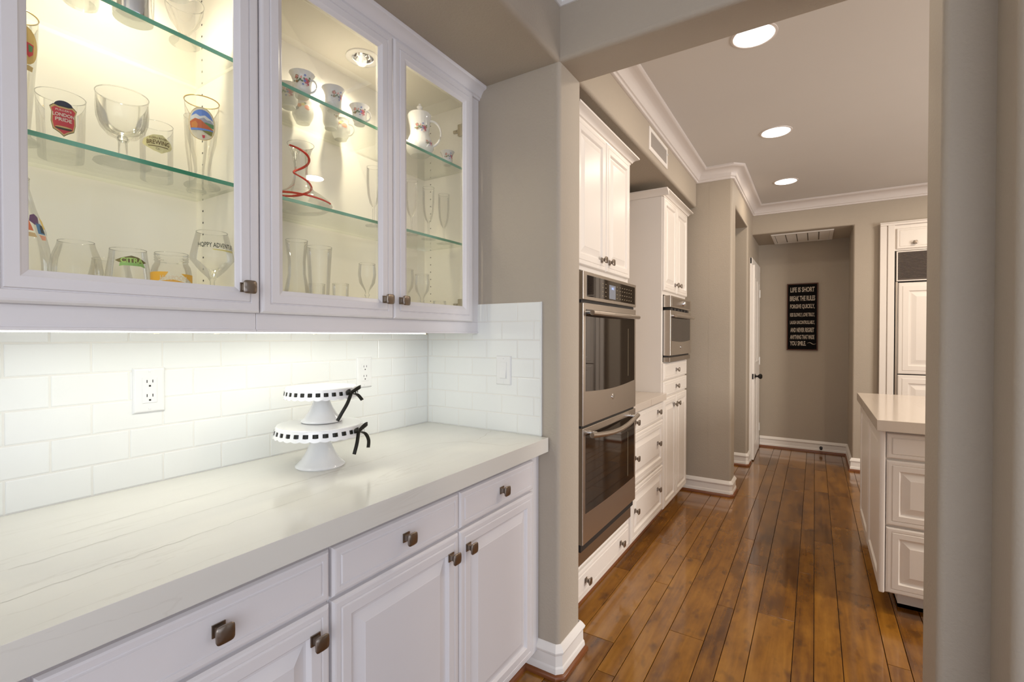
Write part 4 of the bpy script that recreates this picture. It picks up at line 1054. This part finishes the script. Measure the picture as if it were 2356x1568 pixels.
# bottom shelf right cabinet
vessel('beer_mug', 'curvy clear beer glass at the left of the bottom shelf, beside the tall tumbler', 'glass', (-1.295, 0.858, Z0), [(0.030, 0), (0.031, 0.006), (0.034, 0.02), (0.034, 0.05), (0.024, 0.10), (0.024, 0.14), (0.030, 0.19), (0.030, 0.20)], base=0.016)
vessel('beer_mug', 'large flaring clear tumbler on the bottom shelf behind the middle door', 'glass', (-1.310, 0.945, Z0), [(0.026, 0), (0.027, 0.01), (0.037, 0.19), (0.037, 0.195)], base=0.014)
vessel('shot_glass', 'short straight glass behind the large flaring tumbler', 'glass', (-1.400, 1.000, Z0), [(0.022, 0), (0.023, 0.01), (0.026, 0.09)], base=0.012)
vessel('shot_glass', 'short straight glass in the middle of the bottom shelf', 'glass', (-1.330, 1.040, Z0), [(0.022, 0), (0.023, 0.01), (0.026, 0.09)], base=0.012)
CORD = [(0.030, 0), (0.030, 0.002), (0.008, 0.007), (0.0040, 0.02), (0.0042, 0.05), (0.009, 0.058), (0.006, 0.066), (0.010, 0.076), (0.026, 0.10), (0.030, 0.13), (0.027, 0.165)]
vessel('cordial_glass', 'stemmed cordial glass with beaded stem behind the middle door', 'glass', (-1.300, 1.125, Z0), CORD, base=0)
vessel('cordial_glass', 'stemmed cordial glass on the bottom shelf behind the right door', 'glass', (-1.340, 1.440, Z0), CORD, base=0)
vessel('cordial_glass', 'stemmed glass at the left edge of the right door, bottom shelf', 'glass', (-1.290, 1.300, Z0), CORD, base=0)
vessel('shot_glass', 'low rounded glass at the right of the bottom shelf', 'glass', (-1.300, 1.500, Z0), [(0.020, 0), (0.024, 0.006), (0.028, 0.03), (0.026, 0.06)], base=0.008)

# ------------------------------------------------------------------ KITCHEN cabinets
KM = 'cabk'
XK = -0.909
def crownk(t, path, z0=2.285, z1=2.327):
    pr = [(0, z0), (0.010, z0), (0.011, z0+0.007), (0.018, z0+0.010), (0.022, z0+0.018), (0.034, z0+0.028), (0.046, z0+0.032), (0.050, z0+0.034), (0.050, z1), (0, z1)]
    build(sweep(MB(), path, pr), 'crown_moulding', KM, t, smooth=True)
t = thing('oven_cabinet', (-1.2, 2.29, 0), 'tall white cabinet holding the double oven, beside the pillar', 'cabinet')
build(MB().box(XB+0.002, XK, 1.905, 2.676, 0.085, 0.272).box(XB+0.002, XK, 1.905, 2.676, 1.612, 2.30).box(XB+0.002, XK, 1.905, 1.925, 0.272, 1.612).box(XB+0.002, XK, 2.650, 2.676, 0.272, 1.612).box(XB+0.002, XB+0.02, 1.925, 2.65, 0.272, 1.612), 'body', KM, t)
toe(t, -0.985, 1.905, 2.676, KM)
for a0, a1, kn in ((1.936, 2.293, 2.232), (2.299, 2.657, 2.335)):
    d = front(t, 'door', FX(XK), a0, a1, 1.632, 2.282, R_DOOR, KM); knob(d, XK+0.0195, kn, 1.682)
d = front(t, 'drawer', FX(XK), 1.936, 2.657, 0.120, 0.240, R_DRAW, KM); knob(d, XK+0.0195, 2.045, 0.182); knob(d, XK+0.0195, 2.512, 0.182)
crownk(t, [(XB+0.01, 1.903), (XK+0.001, 1.903), (XK+0.001, 2.678), (XB+0.01, 2.678)][1:])

# double oven
XO = -0.856
def oven_door(t, y0, y1, z0, z1, arc, gl_top, gl_bot, hz, sag, badge_z, badge_y, handle_r=0.0115):
    d = build(MB().box(XK+0.001, XO, y0, y1, z0, z1), 'oven_door', 'steel', t, bevel=0.003)
    # window with bowed lower edge
    n = 14; poly = [(y0+0.028, gl_top), (y1-0.026, gl_top)]
    for k in range(n+1):
        q = k/n; y = (y1-0.026)+(y0+0.028-(y1-0.026))*q; poly.append((y, gl_bot-arc*math.sin(PI*q)))
    build(MB().prism(poly, FX(XO-0.002), 0, 0.0028), 'window', 'blackglass', d)
    build(MB().box(XO+0.0007, XO+0.0013, y1-0.135, y1-0.132, gl_bot+0.03, gl_top-0.08), 'glass_line', 'mark', d)
    # bar handle, bowed outward at its middle in plan and along its length
    pts = []
    for k in range(17):
        q = k/16; y = y0+0.030+(y1-y0-0.078)*q; pts.append((XO+0.030+0.012*math.sin(PI*q), y, hz-sag*math.sin(PI*q)))
    build(MB().tube(pts, handle_r, 14), 'handle', 'steel', d, smooth=True)
    for y in (pts[1][1]+0.01, pts[-2][1]-0.01):
        build(MB().tube([(XO-0.001, y, hz), (XO+0.033, y, hz)], 0.009, 10), 'handle_mount', 'chrome', d, smooth=True)
    mb = MB().lathe([(0.0005, 0), (0.0135, 0), (0.0135, 0.0022), (0.011, 0.0030), (0.0005, 0.0032)], (0, 0, 0), 28)
    mb.v = [(XO+z, badge_y+x, badge_z+y) for x, y, z in mb.v]
    if badge_z: build(mb, 'badge', 'chrome', d, smooth=True)
    return d
t = thing('double_oven', (-1.1, 2.30, 0.3), 'stainless double wall oven with black glass doors', 'oven')
build(MB().box(XB+0.03, XK, 1.930, 2.645, 0.28, 1.600), 'oven_body', 'black', t)
build(MB().box(XK, -0.885, 1.930, 2.668, 0.278, 0.352), 'bottom_trim', 'steeld', t)
cp = build(MB().box(XK+0.001, XO, 1.935, 2.662, 1.470, 1.596), 'control_panel', 'steel', t, bevel=0.003)
build(MB().prism([(1.975, 1.485), (2.640, 1.485), (2.640, 1.580), (1.975, 1.580)], FX(XO-0.002), 0, 0.0030), 'panel_glass', 'blackglass', cp)
build(MB().prism([(2.245, 1.492), (2.332, 1.492), (2.332, 1.560), (2.245, 1.560)], FX(XO+0.0008), 0, 0.0008), 'display', 'display', cp)
text_obj(cp, 'clock_digits', '8:42', FX(XO+0.0018), 2.292, 1.545, 0.030, 0.012, emit('digit_blue', (0.35, 0.5, 1.0), 1.2), 0.0)
mb = MB()
for yy in [2.16, 2.20, 2.355]+[2.40+0.035*k for k in range(6)]:
    for zz in (1.500, 1.520, 1.540, 1.558): mb.box(XO+0.001, XO+0.0014, yy-0.007, yy+0.006, zz-0.0015, zz+0.0015)
o = build(mb, 'key_legend', 'mark', cp); o['kind'] = 'stuff'
oven_door(t, 1.935, 2.662, 0.912, 1.456, 0.014, 1.428, 1.064, 1.412, 0.002, 1.006, 2.301)
oven_door(t, 1.935, 2.662, 0.386, 0.902, 0.006, 0.872, 0.520, 0.872, 0.026, 0, 0)
for za, zb in ((1.455, 1.471), (0.901, 0.913), (0.352, 0.387)): build(MB().box(XK, XO-0.012, 1.94, 2.655, za, zb), 'gap_liner', 'dark', t)

# base drawers + counter between towers
t = thing('drawer_cabinet', (-1.2, 3.03, 0), 'white three-drawer base cabinet between the ovens', 'cabinet')
build(MB().box(XB+0.002, XK, 2.679, 3.386, 0.085, 0.866), 'body', KM, t)
toe(t, -0.985, 2.679, 3.386, KM)
for z0, z1, kz, rg in ((0.742, 0.852, 0.802, R_DRAW), (0.425, 0.730, 0.590, R_DOOR), (0.108, 0.414, 0.280, R_DOOR)):
    d = front(t, 'drawer', FX(XK), 2.700, 3.378, z0, z1, rg, KM)
    for y in (2.762, 3.235): knob(d, XK+0.0195, y, kz)
ct2 = build(MB().box(XB+0.002, -0.870, 2.679, 3.387, 0.867, 0.912), 'countertop', 'quartzk', origin=(-1.2, 3.03, 0.867), bevel=0.002)
tag(ct2, 'small cream stone countertop between the oven towers', 'countertop')
for y, w in ((3.02, 0.0008),):
    build(MB().box(-0.871, -0.8695, y-w, y+w, 0.869, 0.910), 'vein', 'vein', ct2)
for x in (-1.05, -1.2): build(MB().box(x-0.001, x+0.001, 2.69, 3.38, 0.912, 0.9123), 'vein', 'vein', ct2)

# tall cabinet with small oven
t = thing('tall_cabinet', (-1.2, 3.75, 0), 'tall white cabinet holding the small wall oven', 'cabinet')
build(MB().box(XB+0.002, XK, 3.389, 4.112, 0.085, 1.124).box(XB+0.002, XK, 3.389, 4.112, 1.602, 2.30).box(XB+0.002, XK, 3.389, 3.425, 1.124, 1.602).box(XB+0.002, XK, 4.075, 4.112, 1.124, 1.602).box(XB+0.002, XB+0.02, 3.42, 4.08, 1.12, 1.61), 'body', KM, t)
toe(t, -0.985, 3.389, 4.112, KM)
for a0, a1, kn in ((3.396, 3.742, 3.700), (3.748, 4.098, 3.796)):
    d = front(t, 'door', FX(XK), a0, a1, 1.628, 2.280, R_DOOR, KM); knob(d, XK+0.0195, kn, 1.690)
    d = front(t, 'door', FX(XK), a0, a1, 0.092, 0.868, R_DOOR, KM); knob(d, XK+0.0195, kn-0.02, 0.800)
for z0, z1 in ((0.997, 1.117), (0.880, 0.988)):
    d = front(t, 'drawer', FX(XK), 3.396, 4.098, z0, z1, R_DRAW, KM); knob(d, XK+0.0195, 3.735, (z0+z1)/2)
crownk(t, [(XB+0.01, 3.387), (XK+0.001, 3.387), (XK+0.001, 4.114), (XB+0.01, 4.114)][1:])
pr = [(0, 2.285), (0.010, 2.285), (0.022, 2.303), (0.050, 2.319), (0.050, 2.327), (0, 2.327)]
build(sweep(MB(), [(XB+0.01, 3.387), (XK+0.05, 3.387)], pr), 'side_crown', KM, t, smooth=True)

t = thing('wall_oven', (-1.1, 3.74, 1.13), 'small stainless wall oven in the farther tall cabinet', 'oven')
build(MB().box(XB+0.03, XK, 3.43, 4.07, 1.13, 1.595), 'oven_body', 'black', t)
cp = build(MB().box(XK+0.001, XO, 3.432, 4.071, 1.512, 1.595), 'control_panel', 'steel', t, bevel=0.003)
build(MB().prism([(3.47, 1.522), (4.035, 1.522), (4.035, 1.583), (3.47, 1.583)], FX(XO-0.002), 0, 0.003), 'panel_glass', 'steeld', cp)
mb = MB().lathe([(0.0005, 0.022), (0.017, 0.022), (0.020, 0.018), (0.021, 0.0)], (0, 0, 0), 24); mb.v = [(XO+z, 3.79+x, 1.553+y) for x, y, z in mb.v]
build(mb, 'dial', 'chrome', cp, smooth=True)
d = build(MB().box(XK+0.001, XO, 3.432, 4.071, 1.170, 1.492), 'oven_door', 'steel', t, bevel=0.003)
poly = [(3.465, 1.445), (4.045, 1.445)]+[(4.045-0.58*k/10, 1.275-0.01*math.sin(PI*k/10)) for k in range(11)]
build(MB().prism(poly, FX(XO-0.002), 0, 0.003), 'window', 'blackglass', d)
build(MB().tube([(XO+0.030+0.012*math.sin(PI*k/12), 3.462+0.565*k/12, 1.452) for k in range(13)], 0.0115, 12), 'handle', 'steel', d, smooth=True)
for y in (3.485, 4.005): build(MB().tube([(XO-0.001, y, 1.452), (XO+0.032, y, 1.452)], 0.009, 10), 'handle_mount', 'chrome', d, smooth=True)
mb = MB().lathe([(0.0005, 0), (0.013, 0), (0.012, 0.003), (0.0005, 0.0032)], (0, 0, 0), 24); mb.v = [(XO+z, 3.735+x, 1.226+y) for x, y, z in mb.v]
build(mb, 'badge', 'chrome', d, smooth=True)
build(MB().box(XK+0.001, XO-0.004, 3.432, 4.071, 1.126, 1.158), 'bottom_trim', 'steeld', t, bevel=0.002)
mb = MB()
for k in range(6): mb.box(XK, XO-0.008, 3.46+0.1*k, 3.53+0.1*k, 1.495, 1.509)
mb.box(XK, XO-0.015, 3.436, 4.066, 1.158, 1.171)
build(mb, 'vent_slots', 'dark', t)

# supply vent on the kitchen soffit
t = thing('wall_register', (-0.848, 3.075, 2.495), 'white louvred air register on the wall above the ovens', 'vent')
build(MB().panel(FX(-0.848), 2.868, 3.280, 2.425, 2.565, [(0, 0.004), (0.004, 0.007), (0.024, 0.007), (0.026, 0.003)], True), 'frame', 'trim', t)
build(MB().box(-0.8475, -0.8465, 2.892, 3.256, 2.449, 2.541), 'duct', flat('duct_grey', (0.22, 0.19, 0.16)), t)
for k in range(24):
    y = 2.897+k*0.0155
    build(MB().prism([(-0.8465, y), (-0.8420, y+0.006), (-0.8415, y+0.0068), (-0.8460, y+0.001)], lambda a, b, h: (a, b, h), 2.45, 2.54), 'louver', flat('louver_grey', (0.36, 0.32, 0.28)), t)
build(MB().box(-0.841, -0.833, 3.262, 3.266, 2.512, 2.520), 'lever', 'plate', t)

# recessed ceiling lights
def can(x, y, label):
    t = thing('ceiling_light', (x, y, 2.68), label, 'light', 'recessed lights in the kitchen ceiling')
    build(MB().lathe([(0.098, 0.0), (0.097, -0.003), (0.088, -0.005), (0.084, -0.002)], (x, y, 2.68), 40), 'trim_ring', 'crown', t, smooth=True)
    build(MB().lathe([(0.0005, -0.0032), (0.084, -0.0032)], (x, y, 2.68), 40), 'lens', 'can', t)
    l = bpy.data.lights.new('downlight_or_fill', 'AREA'); l.shape = 'DISK'; l.size = 0.16; l.energy = 3.5; l.color = (1.0, 0.84, 0.66)
    o = bpy.data.objects.new('downlight_or_fill', l); COL.objects.link(o); o.location = (x, y, 2.67)
can(-0.245, 2.450, 'recessed ceiling light partly hidden by the beam')
can(-0.231, 3.680, 'recessed ceiling light, middle one of the three')
can(-0.228, 4.900, 'recessed ceiling light farthest down the kitchen')
for x, y in ((1.3, 2.6), (1.3, 4.6)):  # unseen extra lamps without fixtures, added to brighten the kitchen
    l = bpy.data.lights.new('downlight_or_fill', 'AREA'); l.shape = 'DISK'; l.size = 0.16; l.energy = 18; l.color = (1.0, 0.84, 0.66)
    o = bpy.data.objects.new('downlight_or_fill', l); COL.objects.link(o); o.location = (x, y, 2.67)

# return air grille in the recess ceiling
t = thing('return_grille', (-0.12, 6.10, 2.385), 'white return air grille in the low ceiling of the hall recess', 'vent')
F = lambda a, b, h: (a, b, 2.3855-h)
build(MB().panel(F, -0.405, 0.155, 5.80, 6.37, [(0, 0.006), (0.003, 0.010), (0.030, 0.010), (0.032, 0.004)], True), 'frame', 'trim', t)
for k in range(5):
    a0 = -0.372+k*0.1; build(MB().box(a0+0.004, a0+0.094, 5.834, 6.336, 2.377, 2.381), 'grille_panel', 'trim', t)
build(MB().box(-0.375, 0.125, 5.83, 6.34, 2.383, 2.385), 'backing', flat('duct_grey', (0, 0, 0)), t)

# sign
t = thing('wall_sign', (-0.125, 6.39, 1.526), 'tall black framed sign with cream lettering on the end wall', 'sign')
build(MB().box(-0.272, 0.022, 6.384, 6.3995, 1.152, 1.904), 'board', paint('sign_black', (0.004, 0.0035, 0.0035), 0.7, spec=0.1), t)
mb = MB().panel(FNY(6.384), -0.277, 0.027, 1.147, 1.909, [(0, 0.006), (0.003, 0.009), (0.009, 0.009), (0.012, 0.002)], True)
build(mb, 'frame', paint('worn_sign_frame', (0.085, 0.030, 0.014), 0.5, 0.3, 60, var=0.6), t)
CREAM = flat('sign_cream', (0.46, 0.40, 0.32))
for txt, zc, h, w in [('LIFE IS SHORT', 1.838, 0.050, 0.236), ('BREAK THE RULES', 1.739, 0.052, 0.246), ('FORGIVE QUICKLY,', 1.644, 0.050, 0.240), ('KISS SLOWLY, LOVE TRULY,', 1.549, 0.044, 0.240), ('LAUGH UNCONTROLLABLY,', 1.462, 0.042, 0.240), ('AND NEVER REGRET', 1.379, 0.046, 0.232), ('ANYTHING THAT MADE', 1.298, 0.044, 0.236), ('YOU SMILE.', 1.226, 0.046, 0.158)]:
    ca = -0.125 if txt[:3] != 'YOU' else -0.166
    text_obj(t, 'lettering', txt, lambda a, b, h_: (a, 6.3835-h_, b), ca, zc, w, h*1.13, CREAM, 0.0005, 0.03)
pts = [(-0.075+0.085*k/20, 6.3830, 1.226+0.010*math.sin(2*PI*k/20)) for k in range(21)]
build(MB().tube(pts, 0.002, 6, rs=[0.0006+0.0032*math.sin(PI*k/20) for k in range(21)]), 'flourish', CREAM, t)

# door stop on recess baseboard
t = thing('door_stop', (0.065, 6.36, 0.055), 'small black door stop on the far baseboard', 'door stop')
mb = MB().lathe([(0.0005, 0), (0.016, 0), (0.016, 0.004), (0.006, 0.007), (0.006, 0.045), (0.0135, 0.048), (0.0135, 0.060), (0.0005, 0.062)], (0, 0, 0), 16)
mb.v = [(0.065+x, 6.378-z, 0.058+y) for x, y, z in mb.v]
build(mb, 'stop', 'black', t, smooth=True)

# ------------------------------------------------------------------ island
t = thing('island_cabinet', (0.9, 3.4, 0), 'white island cabinet with raised-panel drawers and side', 'cabinet')
IM = 'cabk'; YI = 2.855
build(MB().box(0.281, 1.90, YI, 3.99, 0.100, 0.868), 'body', IM, t)
build(MB().box(0.345, 1.85, 2.945, 3.95, 0.001, 0.100), 'toe_kick', IM, t)
build(sweep(MB(), [(0.345, 3.95), (0.345, 2.945), (1.85, 2.945)], [(-o, z) for o, z in SHO]), 'shoe_moulding', 'shoe', t, smooth=True)
# corner post
build(MB().box(0.262, 0.284, 2.832, 2.858, 0.100, 0.868), 'corner_post', IM, t, bevel=0.006)
for z0, z1, rg in ((0.738, 0.856, R_DRAW), (0.424, 0.728, R_DOOR), (0.105, 0.414, R_DOOR)):
    front(t, 'drawer', FNY(YI), 0.288, 0.76, z0, z1, rg, IM)
    front(t, 'drawer', FNY(YI), 0.77, 1.24, z0, z1, rg, IM)
    front(t, 'drawer', FNY(YI), 1.25, 1.80, z0, z1, rg, IM)
for a0, a1 in ((2.862, 3.415), (3.425, 3.985)):
    front(t, 'side_panel', FNX(0.281), a0, a1, 0.102, 0.862, [(0, 0.012), (0.004, 0.018), (0.055, 0.019), (0.060, 0.010), (0.068, 0.010), (0.080, 0.014)], IM)
ic = build(MB().box(0.247, 1.95, 2.795, 4.060, 0.8685, CZ), 'countertop', 'quartzk', origin=(1.0, 3.4, 0.8685), bevel=0.002)
tag(ic, 'polished cream stone top of the kitchen island', 'countertop')

# ------------------------------------------------------------------ panelled refrigerator and surround
t = thing('fridge_surround', (1.05, 5.68, 0), 'white cabinet surround with an upper drawer over the refrigerator', 'cabinet')
build(MB().box(0.511, 0.560, 5.645, 5.688, 0.001, 2.335).box(0.560, 0.568, 5.655, 5.688, 0.001, 2.335).box(0.568, 0.618, 5.640, 5.688, 0.001, 2.335).box(1.62, 1.70, 5.645, 5.688, 0.001, 2.335), 'side_stiles', IM, t, bevel=0.002)
build(MB().box(0.511, 1.70, 5.640, 5.688, 2.335, 2.362).box(0.508, 1.705, 5.628, 5.688, 2.355, 2.364).box(0.618, 1.62, 5.660, 5.688, 2.098, 2.335), 'header', IM, t, bevel=0.002)
for a0, a1 in ((0.631, 1.12), (1.13, 1.61)):
    d = front(t, 'door', FNY(5.660), a0, a1, 2.112, 2.300, R_DRAW, IM)
    knob(d, a0+0.131, 5.640, 2.160, -PI/2)
t = thing('refrigerator', (1.12, 5.66, 0), 'panelled white refrigerator with a dark louvred grille on top', 'refrigerator')
build(MB().box(0.620, 1.618, 5.672, 5.698, 0.10, 2.095), 'body', 'dark', t)
build(MB().panel(FNY(5.672), 0.632, 1.612, 1.815, 2.092, [(0, 0.022), (0.003, 0.026), (0.010, 0.026), (0.012, 0.006)], True), 'grille_frame', IM, t)
mb = MB()
for k in range(20):
    z = 1.832+k*0.0124; mb.prism([(5.672, z), (5.652, z+0.0050), (5.652, z+0.0062), (5.672, z+0.0022)], lambda a, b, h: (h, a, b), 0.645, 1.600)
o = build(mb, 'louver', flat('louver_taupe', (0.34, 0.28, 0.24)), t); o['kind'] = 'stuff'
build(MB().box(0.626, 0.642, 5.640, 5.672, 0.10, 1.810), 'door_edge_strip', 'steel', t, bevel=0.001)
front(t, 'door_panel', FNY(5.665), 0.647, 1.606, 0.962, 1.800, [(0, 0.012), (0.006, 0.018), (0.030, 0.019), (0.034, 0.022), (0.075, 0.022), (0.082, 0.012), (0.094, 0.012), (0.130, 0.021)], IM)
front(t, 'door_panel', FNY(5.665), 0.647, 1.606, 0.120, 0.952, [(0, 0.012), (0.006, 0.018), (0.030, 0.019), (0.034, 0.022), (0.075, 0.022), (0.082, 0.012), (0.094, 0.012), (0.130, 0.021)], IM)
